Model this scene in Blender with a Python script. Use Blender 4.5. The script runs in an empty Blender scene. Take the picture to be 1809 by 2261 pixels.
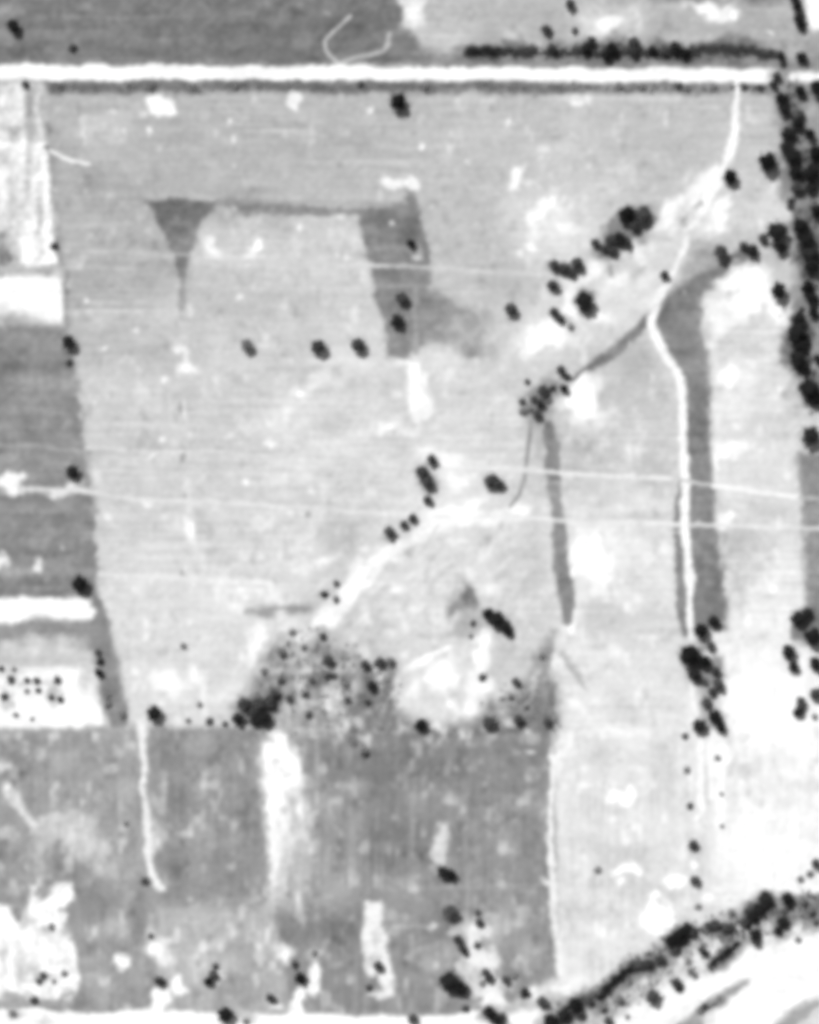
import bpy, math, random
import numpy as np
from mathutils import Vector

# ------------------------------------------------------------------ camera, sky, sun, exposure
S = 0.25                      # metres per survey unit (the plan below is drawn in survey units, y pointing south)
CX, CY = 904.5, 1130.5        # survey units under the aircraft
def wx(x): return (x - CX) * S
def wy(y): return (CY - y) * S

scene = bpy.context.scene
cam_d = bpy.data.cameras.new('survey_camera')
cam = bpy.data.objects.new('survey_camera', cam_d)
scene.collection.objects.link(cam)
ALT = 1500.0
cam.location = (0, 0, ALT)
cam_d.sensor_fit = 'VERTICAL'
cam_d.sensor_height = 24.0
cam_d.lens = 24.0 * ALT / (2261 * S)
cam_d.clip_start = 1.0
cam_d.clip_end = 20000.0
scene.camera = cam

SUN_EL = math.radians(50)
SUN_H = Vector((-0.58, 0.81)).normalized()          # horizontal direction towards the sun
world = bpy.data.worlds.new('World'); scene.world = world
world.use_nodes = True
wn = world.node_tree.nodes; wl = world.node_tree.links
wn.clear()
sky = wn.new('ShaderNodeTexSky'); sky.sky_type = 'NISHITA'; sky.sun_disc = False
sky.sun_elevation = SUN_EL; sky.sun_rotation = math.atan2(SUN_H.x, SUN_H.y)
bw = wn.new('ShaderNodeRGBToBW')                    # panchromatic film: the sky's light without its hue
bg = wn.new('ShaderNodeBackground'); bg.inputs['Strength'].default_value = 0.10
wo = wn.new('ShaderNodeOutputWorld')
wl.new(sky.outputs[0], bw.inputs[0]); wl.new(bw.outputs[0], bg.inputs['Color']); wl.new(bg.outputs[0], wo.inputs['Surface'])

sun_d = bpy.data.lights.new('sun', 'SUN'); sun_d.energy = 4.2; sun_d.angle = math.radians(0.53)
sun_d.color = (1.0, 1.0, 1.0)
sun = bpy.data.objects.new('sun', sun_d); scene.collection.objects.link(sun)
sd = Vector((SUN_H.x * math.cos(SUN_EL), SUN_H.y * math.cos(SUN_EL), math.sin(SUN_EL)))
sun.rotation_euler = (-sd).to_track_quat('-Z', 'Y').to_euler()
sun.location = sd * 800

vs = scene.view_settings
vs.view_transform = 'Standard'; vs.look = 'None'; vs.gamma = 1.0; vs.exposure = 0.18; vs.use_curve_mapping = False
scene.render.engine = 'CYCLES'
scene.cycles.pixel_filter_type = 'BLACKMAN_HARRIS'
scene.cycles.filter_width = 6.4                     # soft old survey lens and film
scene.cycles.max_bounces = 4
scene.render.use_motion_blur = False
GAIN = 1.56                                         # lit radiance of a level surface per unit of reflectance

rng = np.random.default_rng(7)
random.seed(7)
col = scene.collection

# ------------------------------------------------------------------ plan of the land: reflectance, height and class on one grid
CELL = 3.0
M = 210.0
NX = int((1809 + 2 * M) / CELL) + 1
NY = int((2261 + 2 * M) / CELL) + 1
xs = -M + CELL * np.arange(NX); ys = -M + CELL * np.arange(NY)
X0, Y0 = np.meshgrid(xs, ys)

def vnoise(sx, sy, seed):
    r = np.random.default_rng(seed)
    gx = (xs + M) / sx; gy = (ys + M) / sy
    g = r.uniform(-1, 1, (int(gy[-1]) + 3, int(gx[-1]) + 3))
    ix = gx.astype(int); fx = gx - ix; fx = fx * fx * (3 - 2 * fx)
    iy = gy.astype(int); fy = gy - iy; fy = fy * fy * (3 - 2 * fy)
    a = g[np.ix_(iy, ix)]; b = g[np.ix_(iy, ix + 1)]; c = g[np.ix_(iy + 1, ix)]; d = g[np.ix_(iy + 1, ix + 1)]
    fx = fx[None, :]; fy = fy[:, None]
    return (a * (1 - fx) + b * fx) * (1 - fy) + (c * (1 - fx) + d * fx) * fy

WXn = X0 + 3.2 * vnoise(24, 24, 1) + 2.2 * vnoise(9, 9, 2) + 4 * vnoise(70, 70, 3)
WYn = Y0 + 3.2 * vnoise(24, 24, 4) + 2.2 * vnoise(9, 9, 5) + 4 * vnoise(70, 70, 6)
FN = .6 * vnoise(6.5, 6.5, 7) + .8 * vnoise(13, 13, 8)
tone = np.full((NY, NX), 0.78)
hgt = 0.22 * vnoise(260, 260, 11) + 0.05 * vnoise(40, 40, 12)
cls = np.zeros((NY, NX), np.int32)
CLASSES = [None]                                    # (name, label, category, material key)
def C(name, label, cat, mat):
    CLASSES.append((name, label, cat, mat)); return len(CLASSES) - 1

HARD = set()
def sstep(a, b, v):
    t = np.clip((v - a) / (b - a), 0, 1); return t * t * (3 - 2 * t)

def window(x0, y0, x1, y1):
    i0 = max(0, int((x0 + M) / CELL) - 1); i1 = min(NX, int((x1 + M) / CELL) + 3)
    j0 = max(0, int((y0 + M) / CELL) - 1); j1 = min(NY, int((y1 + M) / CELL) + 3)
    return slice(j0, j1), slice(i0, i1)

def seg_dist(px, py, ax, ay, bx, by):
    dx, dy = bx - ax, by - ay
    L = dx * dx + dy * dy + 1e-9
    t = np.clip(((px - ax) * dx + (py - ay) * dy) / L, 0, 1)
    return np.hypot(px - ax - t * dx, py - ay - t * dy), t

def apply(w, m, t, op, c, dz):
    if t is not None:
        tone[w] += (t - tone[w]) * m * op
    if dz: hgt[w] += dz * m
    if c is not None: cls[w][m > 0.5] = c

def P(t, pts, soft=6, c=None, op=1.0, dz=0):
    pts = np.array(pts, float); pad = soft + 14
    w = window(pts[:, 0].min() - pad, pts[:, 1].min() - pad, pts[:, 0].max() + pad, pts[:, 1].max() + pad)
    px, py = WXn[w], WYn[w]
    d = np.full(px.shape, 1e9); ins = np.zeros(px.shape, bool)
    n = len(pts)
    for i in range(n):
        ax, ay = pts[i]; bx, by = pts[(i + 1) % n]
        d = np.minimum(d, seg_dist(px, py, ax, ay, bx, by)[0])
        if ay != by:
            hit = ((ay > py) != (by > py)) & (px < (bx - ax) * (py - ay) / (by - ay) + ax)
            ins ^= hit
    k_ = 1.0 if c in HARD else 1.45
    sdist = np.where(ins, d, -d) + (1.5 if c in HARD else 3.6) * FN[w]
    apply(w, sstep(-soft * k_, soft * k_, sdist), t, op, c, dz)

def L(t, pts, wd, soft=4, c=None, op=1.0, dz=0, breakup=0.0, seed=0):
    """a strip along a polyline; wd may be one width or one for each point"""
    pts = np.array(pts, float); ws = np.full(len(pts), wd, float) if np.isscalar(wd) else np.array(wd, float)
    pad = ws.max() + soft + 14
    w = window(pts[:, 0].min() - pad, pts[:, 1].min() - pad, pts[:, 0].max() + pad, pts[:, 1].max() + pad)
    px, py = WXn[w], WYn[w]
    if wd is not None and ws.max() < 14:            # narrow strips waver less
        px = X0[w] + 0.45 * (px - X0[w]); py = Y0[w] + 0.45 * (py - Y0[w])
    best = np.full(px.shape, -1e9)
    for i in range(len(pts) - 1):
        d, tt = seg_dist(px, py, *pts[i], *pts[i + 1])
        best = np.maximum(best, (ws[i] * (1 - tt) + ws[i + 1] * tt) / 2 - d)
    best = best + min(3.0, .12 * ws.max()) * FN[w]
    m = sstep(-soft * 1.15, soft * 1.15, best)
    if breakup: m = m * np.clip(1 - breakup * (0.5 + 0.9 * vnoise(36, 22, 500 + seed)[w]), 0, 1)
    apply(w, m, t, op, c, dz)

EW = [(vnoise(34, 34, 41), vnoise(34, 34, 42)), (vnoise(12, 12, 43), vnoise(12, 12, 44))]
def E(t, cx, cy, rx, ry=None, rot=0, soft=6, op=1.0, c=None, dz=0):
    ry = ry or rx; pad = max(rx, ry) + soft + 14
    w = window(cx - pad, cy - pad, cx + pad, cy + pad)
    a = math.radians(rot); q = min(26.0, .42 * math.sqrt(rx * ry))
    (n1, n2), (n3, n4) = EW[0], EW[1]
    dx = WXn[w] - cx + q * (n1[w] if rx > 14 else .6 * n3[w]) + .35 * q * n3[w]
    dy = WYn[w] - cy + q * (n2[w] if rx > 14 else .6 * n4[w]) + .35 * q * n4[w]
    u = (dx * math.cos(a) + dy * math.sin(a)) / rx; v = (-dx * math.sin(a) + dy * math.cos(a)) / ry
    sdist = (1 - np.hypot(u, v)) * min(rx, ry) + min(4.0, .35 * min(rx, ry)) * FN[w]
    apply(w, sstep(-soft * 1.3, soft * 1.3, sdist), t, op, c, dz)

# ---- broad tone of the open land, from soil and stubble samples across it
anch = np.array([
 (300,300,.73),(700,300,.735),(1100,300,.76),(1450,300,.77),(200,450,.70),(600,400,.72),(1000,400,.76),(1300,400,.80),
 (250,600,.72),(600,620,.79),(700,560,.81),(1050,560,.77),(1100,640,.78),(300,760,.75),(600,800,.80),(1000,850,.83),(1120,760,.80),
 (300,900,.78),(500,900,.80),(760,900,.84),(1050,920,.85),(300,1100,.80),(500,1150,.83),(800,1050,.83),(1000,1080,.90),
 (350,1300,.86),(600,1250,.86),(500,1400,.86),(1000,1250,.85),(900,1300,.86),(1150,1200,.82),(1100,1450,.80),(750,1380,.80),
 (1330,950,.77),(1400,1080,.81),(1350,1250,.90),(1400,1380,.82),(1350,1480,.87),(1350,1560,.86),(1300,1700,.86),(1400,1850,.84),
 (1330,1980,.82),(1300,2100,.86),(1650,900,.86),(1660,1230,.80),(1700,1320,.90),(1700,1450,.93),(1700,1700,.98),(1720,1850,1.0),
 (1650,300,.78),(1640,450,.84),(1350,650,.86),(1380,820,.78),(1200,500,.84)])
num = np.zeros_like(tone); den = np.zeros_like(tone)
for ax, ay, at in anch:
    at = at if at > .93 else at + (.015 if ay < 700 else .035)
    wgt = 1.0 / (((X0 - ax) ** 2 + (Y0 - ay) ** 2) / 1e4 + 0.06) ** 2.6
    num += wgt * at; den += wgt
tone[:] = num / den

# ---- classes
c_main = C('field', 'huge pale stubble field filling the middle of the picture', 'field', 'crop')
c_nw = C('field', 'dark grey field above the white road, with a pale hook-shaped track', 'field', 'crop')
c_ne = C('field', 'pale field with white patches above the dark hedge line', 'field', 'crop')
c_road = C('road', 'broad straight white road crossing the top of the picture', 'road', 'gravel')
c_verge = C('verge', 'dark grassy verge just below the straight white road', 'verge', 'grass')
c_nverge = C('verge', 'grey grassy verge between the white road and the dark hedges', 'verge', 'grass')
c_l1 = C('bare_plot', 'mottled white bare plot beside the small curved white track', 'bare plot', 'soil')
c_l2 = C('bare_plot', 'bright white square plot directly above the dark field', 'bare plot', 'soil')
c_l3 = C('field', 'dark grey field under the bright white square plot', 'field', 'crop')
c_l4 = C('field', 'dark grey field between the long pale path and the thin white strip', 'field', 'crop')
c_l5 = C('bare_plot', 'thin horizontal white strip below a dark grey field', 'bare plot', 'soil')
c_l6 = C('field', 'pale grey plot between the thin white strip and the dotted white plot', 'field', 'crop')
c_l7 = C('bare_plot', 'white plot dotted with rows of small shrubs', 'bare plot', 'soil')
c_sw = C('field', 'grey mottled field below the dotted white plot', 'field', 'grass')
c_swb = C('bare_plot', 'irregular white bare ground in the bottom corner by the lane', 'bare plot', 'soil')
c_s1 = C('field', 'grey field between the narrow white path and the white tongue', 'field', 'crop')
c_s2 = C('field', 'dark grey field below the bright round clearing', 'field', 'crop')
c_s3 = C('field', 'light grey patchy ground beside the bottom lane', 'field', 'grass')
c_tongue = C('bare_plot', 'tall white tongue of bare soil in the dark lower field', 'bare plot', 'soil')
c_e1 = C('field', 'pale field between the dark ditch and the winding white track', 'field', 'crop')
c_e2 = C('field', 'pale field right of the long white edge line, above the river bank trees', 'field', 'crop')
c_e3 = C('field', 'glaring white field with faint grey dots near the lower picture edge', 'field', 'soil')
c_r = C('field', 'tall pale field between the grey grass strip and the tree belt', 'field', 'crop')
c_tri = C('grass_patch', 'dark downward pointing triangle of grass in the big pale field', 'grass patch', 'grass')
c_band = C('grass_patch', 'thin dark grass baulk between the triangle and the dark bent patch', 'grass patch', 'grass')
c_patch = C('grass_patch', 'dark bent patch of grass with three trees standing on it', 'grass patch', 'grass')
c_gstrip = C('grass_strip', 'long grey grass strip along the winding white track', 'grass strip', 'grass')
c_scrub = C('scrub_ground', 'mottled grey scrubland below the bright diagonal track', 'scrub', 'grass')
c_clear = C('clearing', 'bright round bare clearing with a white bar across it', 'clearing', 'soil')
c_track = C('farm_track', 'winding white farm track running down from the road', 'track', 'gravel')
c_diag = C('farm_track', 'broad bright diagonal track worn across the pale land', 'track', 'gravel')
c_ditch = C('ditch', 'dark narrow ditch running diagonally down to the shrubs', 'ditch', 'grass')
c_ditch2 = C('ditch', 'straight dark grassy ditch beside the pale field', 'ditch', 'grass')
c_p1 = C('footpath', 'long thin pale path crossing the whole width of the picture', 'footpath', 'gravel')
c_p2 = C('footpath', 'thin white path crossing the winding track above the long one', 'footpath', 'gravel')
c_p3 = C('footpath', 'faint pale path across the dark bent grass patch', 'footpath', 'gravel')
c_p4 = C('footpath', 'narrow white path hanging down between two lower grey fields', 'footpath', 'gravel')
c_p5 = C('footpath', 'long white edge line on the side of the dark lower field', 'footpath', 'gravel')
c_hook = C('wheel_track', 'pale hook-shaped wheel track in the dark field above the road', 'wheel track', 'gravel')
c_curl = C('wheel_track', 'short curved white track beside the mottled white plot', 'wheel track', 'gravel')
c_lane = C('road', 'white lane along the bottom edge of the picture', 'road', 'gravel')
c_river = C('riverbed', 'wide white gravel riverbed running diagonally across the corner', 'riverbed', 'gravel')
c_bank = C('riverbank', 'grey scrubby bank along the white gravel riverbed', 'riverbank', 'grass')
c_bank2 = C('riverbank', 'far grey bank in the bottom corner beyond the riverbed', 'riverbank', 'grass')
c_spath = C('bare_plot', 'white strip of bare soil running down to the bottom lane', 'bare plot', 'soil')
c_belt = C('belt_ground', 'dark grey ground under the tree belt at the picture edge', 'ground', 'grass')

HARD.update([c_road, c_lane])
B = -M - 20; R_ = 1809 + M + 20; BT = 2261 + M + 20
cls[:] = c_main
# fields that only change the class (their tone comes from the samples)
P(None, [(1235,840),(1500,820),(1520,1000),(1530,1400),(1530,1620),(1225,1620),(1225,1400),(1250,1300)], 6, c_e1)
P(.865, [(1225,1620),(1545,1600),(1550,1960),(1420,2110),(1240,2190)], 10, c_e2, op=.6)
P(.985, [(1540,1480),(1640,1400),(R_,1500),(R_,1960),(1660,1965),(1560,1970),(1545,1800)], 22, c_e3, op=.8)
P(None, [(1560,610),(1740,580),(1755,800),(1765,1000),(1770,1380),(1640,1410),(1600,1390),(1580,1100),(1570,860)], 6, c_r)

# north fields
P(.505, [(B,B),(880,B),(905,40),(930,110),(940,142),(B,142)], 8, c_nw)
P(.76, [(890,B),(R_,B),(R_,120),(1000,128),(938,110),(915,60)], 8, c_ne)
P(.60, [(915,108),(1020,118),(1180,126),(1500,126),(1720,132),(1720,150),(930,150)], 9, c_nverge)
E(1.02, 918, 22, 24, 46, 8, 14); E(.93, 905, -60, 26, 60, 0, 14); E(.85, 975, 75, 50, 30, 0, 24, .6)
E(.93, 1345, 48, 60, 36, 0, 22); E(1.0, 1342, 58, 22, 24, 0, 12, .8); E(1.03, 1575, 28, 48, 20, 8, 10); E(1.0, 1590, 40, 22, 14, 0, 8)
E(.70, 1675, 65, 70, 40, 0, 30, .7); E(.55, 1500, -8, 60, 14, 0, 10); E(.55, 1670, -6, 50, 14, 0, 12); E(1.0, 1704, 74, 7, 4, 45, 3)
P(1.05, [(1775,-60),(R_,-60),(R_,70),(1800,74),(1782,60)], 7, c_ne); E(.68, 1800, 110, 30, 28, 0, 16)
L(.57, [(85,36),(200,37),(260,42),(330,37),(420,36),(560,32)], 7, 4, op=.8); L(.56, [(70,68),(200,70),(330,88),(480,86)], 7, 5, op=.7)
E(.62, 15, 20, 24, 20, 0, 12); E(.60, 10, 80, 20, 20, 0, 10); E(.44, 690, 60, 130, 16, 0, 14, .5); E(.57, 480, 130, 60, 14, 0, 10, .6)
E(.62, 190, 14, 8, 8, 0, 4); E(.66, 722, 27, 7, 5, 0, 3); E(.60, 660, 12, 6); E(.44, 540, 60, 50, 14, 0, 10, .5)
L(.80, [(774,34),(742,64),(715,92),(720,112),(748,142)], 8, 3, c_hook); L(.74, [(862,74),(858,96),(848,112),(810,124),(775,130),(757,140)], 9, 3, c_hook)

# white road and its verge
P(.52, [(100,176),(1260,178),(1260,206),(600,205),(110,205)], 7, c_verge); P(.60, [(1240,178),(1700,182),(1700,206),(1240,206)], 7, c_verge)
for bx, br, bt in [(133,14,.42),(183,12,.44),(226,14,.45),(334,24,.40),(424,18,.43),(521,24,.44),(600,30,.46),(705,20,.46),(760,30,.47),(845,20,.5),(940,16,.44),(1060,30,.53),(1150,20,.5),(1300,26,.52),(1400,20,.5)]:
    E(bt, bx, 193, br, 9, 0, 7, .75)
P(1.06, [(B,146),(500,144),(800,146),(1200,149),(1600,150),(1712,152),(1708,182),(1500,181),(1100,178),(500,176),(B,177)], 4.5, c_road, dz=.12)
L(1.06, [(1745,174),(1770,172),(R_,170)], 30, 6, c_road, dz=.12); L(.8, [(1700,168),(1750,172)], 26, 8, c_road, op=.8)

# left-hand plots
P(.84, [(B,180),(60,180),(95,205),(102,310),(B,310)], 10, c_l1)
for a in [(20,215,22,30,1.0),(25,262,22,20,1.0),(60,290,28,18,.74),(70,215,22,14,.7),(10,300,30,12,.93),(85,212,7,12,.95),(60,250,16,12,.70)]:
    E(a[4], a[0], a[1], a[2], a[3], 0, 9, .85)
P(.97, [(B,312),(98,312),(104,340),(108,400),(112,480),(116,545),(132,572),(128,582),(B,586)], 6, c_l1)
for a in [(50,430,10,50,.84),(85,470,7,40,.74),(30,400,12,40,.88),(10,350,16,16,.86),(12,470,9,60,.9),(70,360,12,30,.9),(25,560,14,40,.9)]:
    E(a[4], a[0], a[1], a[2], a[3], 0, 8, .9)
E(.55, 2, 555, 16, 48, 0, 9); E(.54, -20, 480, 16, 60, 0, 9); E(1.04, 68, 560, 28, 40, 0, 9); E(1.03, 105, 576, 24, 9, 0, 5)
P(.74, [(B,588),(130,586),(134,604),(B,606)], 6)
P(1.06, [(B,610),(128,606),(137,640),(140,700),(128,716),(60,700),(B,700)], 6, c_l2); E(.92, 30, 704, 80, 12, 0, 10, .7)
L(.62, [(112,330),(124,440),(130,545),(143,600),(148,720)], 12, 6, op=.8); L(.64, [(92,215),(100,300)], 10, 5, op=.7); E(.58, 108, 285, 9, 14, 0, 6)
P(.60, [(B,722),(140,722),(165,800),(176,900),(190,985),(200,1080),(B,1078)], 9, c_l3)
E(.54, 20, 790, 40, 80, 0, 30, .7); E(.66, 100, 840, 60, 40, 0, 30, .5); E(.53, 75, 965, 20, 14, 0, 8, .6); E(.55, 168, 920, 9, 60, 0, 6, .8)
P(.575, [(B,1090),(205,1090),(212,1170),(220,1270),(212,1318),(B,1318)], 7, c_l4)
E(.64, 90, 1245, 110, 24, 0, 12, .9); E(.97, 82, 1245, 9, 15, 0, 5); E(.97, 4, 1238, 14, 14, 0, 8); E(.50, 80, 1292, 120, 18, 0, 12, .9); E(.54, 205, 1190, 9, 80, 0, 6, .7)
L(.70, [(B,978),(60,985),(130,992),(200,1000)], 9, 5, op=.9); E(1.05, 20, 1062, 28, 20, 10, 7); E(1.05, 30, 1082, 12, 12, 45, 6); E(.93, 150, 1082, 34, 9, -8, 6); E(.93, 125, 1092, 12, 9, 40, 5)
P(.57, [(200,1290),(235,1340),(262,1470),(285,1590),(270,1610),(245,1610),(225,1520),(205,1430),(190,1360)], 8, c_l6)
P(1.06, [(B,1322),(60,1318),(150,1318),(195,1324),(212,1352),(205,1366),(150,1372),(90,1360),(40,1374),(B,1372)], 5, c_l5)
P(.60, [(B,1376),(40,1376),(90,1364),(150,1374),(210,1368),(235,1400),(235,1440),(B,1432)], 8, c_l6)
P(.80, [(B,1415),(190,1412),(200,1470),(B,1474)], 14, c_l6); E(.88, 25, 1430, 16, 14, 0, 8); E(.9, 85, 1425, 22, 18, 0, 10); E(.88, 145, 1422, 16, 20, 0, 10)
P(1.04, [(B,1484),(40,1478),(110,1474),(180,1478),(200,1500),(225,1560),(242,1592),(220,1612),(60,1612),(20,1604),(B,1610)], 6, c_l7)
E(.86, 190, 1500, 18, 22, 0, 9); E(.85, 18, 1545, 14, 22, 0, 7); E(.80, 122, 1535, 16, 22, 0, 7); E(.86, 75, 1505, 40, 8, 0, 6); E(.9, 10, 1480, 30, 14, 0, 8)
E(.60, 265, 1575, 20, 22, 0, 10); E(.52, 238, 1540, 9, 22, -15, 8, .8)
L(1.0, [(86,313),(97,324)], 7, 3); E(.42, 101, 330, 10, 4, 40, 3); L(1.0, [(112,334),(133,346),(158,357),(196,362)], 9, 3, c_curl)

# big field: grass patches
P(.49, [(316,443),(400,440),(482,443),(462,470),(446,490),(432,545),(418,570),(410,608),(396,612),(386,560),(366,512),(342,480)], 5, c_tri)
E(.58, 385, 490, 10, 12, 0, 7); E(.45, 450, 465, 20, 10, 0, 6, .7); L(.62, [(403,600),(403,650),(402,700)], [16,13,9], 5, c_tri)
L(.60, [(480,446),(540,455),(600,462),(700,468),(800,466)], [12,22,26,20,14], 6, c_band); E(.52, 555, 470, 26, 12, 0, 7); E(.53, 680, 469, 34, 9, 0, 6); L(.66, [(480,443),(880,452)], 12, 6, op=.7)
P(.565, [(792,468),(850,462),(898,446),(896,418),(916,418),(922,450),(930,490),(950,540),(950,610),(945,640),(978,660),(1045,692),(1066,730),(1062,786),(1030,792),(1015,762),(945,756),(910,780),(900,792),(855,790),(846,710),(826,668),(818,580),(805,530),(792,500)], 6, c_patch)
E(.47, 906, 500, 18, 42, 0, 12, .9); E(.50, 830, 490, 26, 22, 0, 12, .8); E(.50, 812, 526, 10, 9, 0, 6); E(.60, 860, 560, 40, 30, 0, 16, .6); E(.70, 1020, 745, 60, 46, 0, 24, .9); E(.64, 965, 690, 40, 30, 0, 20, .7); E(.71, 1060, 700, 30, 18, 30, 12)
L(.66, [(916,640),(917,700),(918,780)], 10, 5, op=.9); E(.52, 866, 776, 12, 9, 0, 6); L(.72, [(905,552),(925,545),(930,575)], 12, 6, op=.7); E(.86, 921, 572, 9, 8, 0, 5); E(.54, 945, 560, 8, 22, 0, 5, .8)
E(.88, 988, 798, 36, 46, 0, 12); E(.86, 985, 850, 26, 30, 0, 12, .8)
P(1.05, [(902,800),(924,798),(932,822),(946,830),(940,858),(954,890),(944,926),(915,930),(904,900)], 6); E(.98, 862, 945, 46, 18, 0, 9, .95); E(1.0, 935, 910, 20, 16, 0, 6)
# pale patches in the big field
P(1.05, [(328,214),(355,210),(385,222),(392,250),(360,258),(330,252)], 5); E(.93, 320, 254, 8)
for a in [(251,250,7,8),(333,295,8,9),(820,242,8,7),(653,222,18,16),(1177,492,16,18),(1170,545,9,12),(1145,560,8,8),(653,868,12,8),(595,982,13,11),(600,938,10,10),(400,765,14,10),(530,655,8,6),(660,502,9,9),(766,562,8,10),(508,266,5,5),(930,320,6,6),(1120,268,7,7),(1200,470,14,18),(660,868,10,7),(540,1066,7,7),(325,1108,14,6),(362,975,7,7),(480,1320,8,6),(805,1213,9,8),(767,1205,6,6),(700,1245,9,6),(300,730,6,6),(370,836,7,6),(190,665,6,6),(228,770,8,6),(336,1007,7,5)]:
    E(1.02, a[0], a[1], a[2], a[3], 0, 4.5, .92)
L(.92, [(187,262),(188,290),(190,316)], [17,11,9], 5, op=.85); E(.83, 238, 280, 46, 36, 0, 20, .9); E(.80, 215, 345, 30, 12, 0, 10, .8)
E(1.02, 868, 409, 22, 13, 0, 5); E(1.02, 912, 407, 18, 15, 0, 5); P(1.02, [(1133,366),(1156,364),(1152,398),(1140,416),(1112,424),(1128,398)], 5); E(1.04, 1272, 219, 28, 12, 5, 6)
L(.86, [(1200,215),(1500,217)], 10, 7, op=.6); L(.82, [(400,217),(620,218)], 8, 6, op=.6)
E(.86, 520, 545, 90, 50, 0, 30, .7); L(.9, [(430,574),(600,577)], 11, 6, op=.8)
E(1.04, 462, 540, 11, 17, -35, 7); E(1.03, 478, 562, 12, 14, -35, 8); E(1.04, 567, 543, 13, 16, 30, 7); E(1.02, 552, 566, 12, 16, 30, 9); E(.92, 515, 572, 60, 9, 0, 8, .7) 
L(1.0, [(412,768),(418,812)], [13,22], 7, breakup=.25, seed=31); E(1.02, 416, 812, 19, 11, 0, 7); L(1.04, [(417,1150),(424,1185)], [20,24], 5)
for a in [(408,906,8,18),(415,1088,8,26),(417,1268,9,26),(420,960,6,10)]:
    E(.98, a[0], a[1], a[2], a[3], 0, 4, .9)
for a in [(399,900,6,11),(403,1005,6,14),(412,1092,5,8),(403,1268,6,7),(684,1138,5,6)]:
    E(.60, a[0], a[1], a[2], a[3], 0, 4, .9)
L(.87, [(416,1000),(417,1300)], 9, 6, op=.5); E(.92, 705, 800, 50, 9, 0, 9, .9); E(.93, 805, 798, 46, 10, 10, 9, .9)
E(.93, 780, 960, 60, 26, 0, 18, .6); E(.76, 740, 930, 46, 22, 0, 16, .6); E(.77, 850, 975, 50, 16, 0, 12, .6); E(.92, 630, 930, 46, 50, 0, 26, .7)
E(.92, 508, 1295, 40, 22, 0, 14, .8); E(.96, 605, 1330, 26, 18, 0, 10); E(1.03, 565, 1425, 18, 44, 12, 8); E(1.0, 372, 1512, 42, 34, 0, 14); E(.97, 430, 1490, 14, 20, -30, 7); E(.97, 490, 1535, 30, 14, -20, 10, .8)
L(.62, [(545,1352),(620,1356),(690,1340)], [9,26,12], 7, op=.9)
E(.72, 565, 1190, 10, 30, 0, 8, .3); E(.76, 745, 1180, 40, 50, 0, 22, .6)
# diagonal bright track and what lies around it
E(.93, 985, 1060, 70, 50, 30, 26, .9)
L(1.0, [(918,992),(985,998),(1012,1020),(1045,1040)], [10,20,36,30], 8); E(.97, 1010, 1070, 26, 30, 0, 10, .8)
L(1.05, [(1165,1126),(1130,1132),(1080,1146),(1000,1140),(960,1165),(905,1208),(850,1226),(806,1272),(762,1322),(722,1365),(690,1392)], [20,32,16,40,34,28,36,40,40,44,28], 9, c_diag, dz=-.1, breakup=.3, seed=9)
for a in [(1135,1130,26,12,0),(1005,1138,30,18,0),(965,1150,20,22,30),(925,1190,20,14,-40),(860,1222,30,18,0),(830,1240,20,16,0),(800,1280,24,22,-45),(770,1310,24,22,-45),(735,1350,26,20,-45),(705,1378,28,20,-45),(880,1205,12,8,0),(790,1250,10,16,0)]:
    E(1.05, a[0], a[1], a[2] * .95, a[3] * .95, a[4], 8, .9)
E(1.0, 955, 1128, 12, 14, 0, 6); E(.96, 1075, 1220, 10, 22, 25, 7); E(.93, 1110, 1160, 10, 30, 20, 8, .8); E(.97, 1040, 1265, 10, 12, 0, 6); E(.96, 1085, 1305, 22, 10, 0, 7)
E(.75, 905, 1225, 12, 12, 0, 7, .8); L(.76, [(1085,1165),(1075,1200)], 12, 6, op=.7); L(.95, [(945,1240),(985,1218),(1010,1200)], 10, 5, op=.7)
L(.95, [(900,1330),(915,1290),(945,1270),(990,1245)], 7, 4, op=.7); L(.76, [(890,1345),(912,1300)], 9, 5, op=.6); L(.77, [(955,1290),(1000,1250)], 10, 6, op=.6)
L(.76, [(808,1390),(835,1355),(850,1340)], 8, 5, op=.7); L(.95, [(880,1350),(893,1370),(898,1395)], [8,16,9], 5, op=.9)
E(.92, 968, 1350, 42, 42, 0, 10, .85); E(.95, 945, 1370, 20, 14, 0, 8, .8); L(.76, [(925,1400),(965,1412),(1000,1400),(1012,1370)], 10, 6, op=.7)
P(.62, [(1012,1270),(1026,1268),(1042,1294),(1062,1336),(1046,1352),(1015,1352),(992,1372),(985,1345),(1010,1318)], 7, c_scrub)
P(.73, [(1018,1345),(1062,1338),(1065,1400),(1020,1420),(1000,1390)], 10, op=.7)
E(.95, 640, 1385, 26, 12, -20, 8, .9); E(.95, 622, 1360, 16, 10, 0, 7, .9); L(.97, [(690,1392),(660,1415),(668,1440)], [24,16,8], 5); E(.97, 860, 1402, 8, 6, 30, 4); E(.97, 960, 1412, 7, 6, -30, 4); E(.95, 802, 1440, 12, 14, 0, 6)

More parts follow.
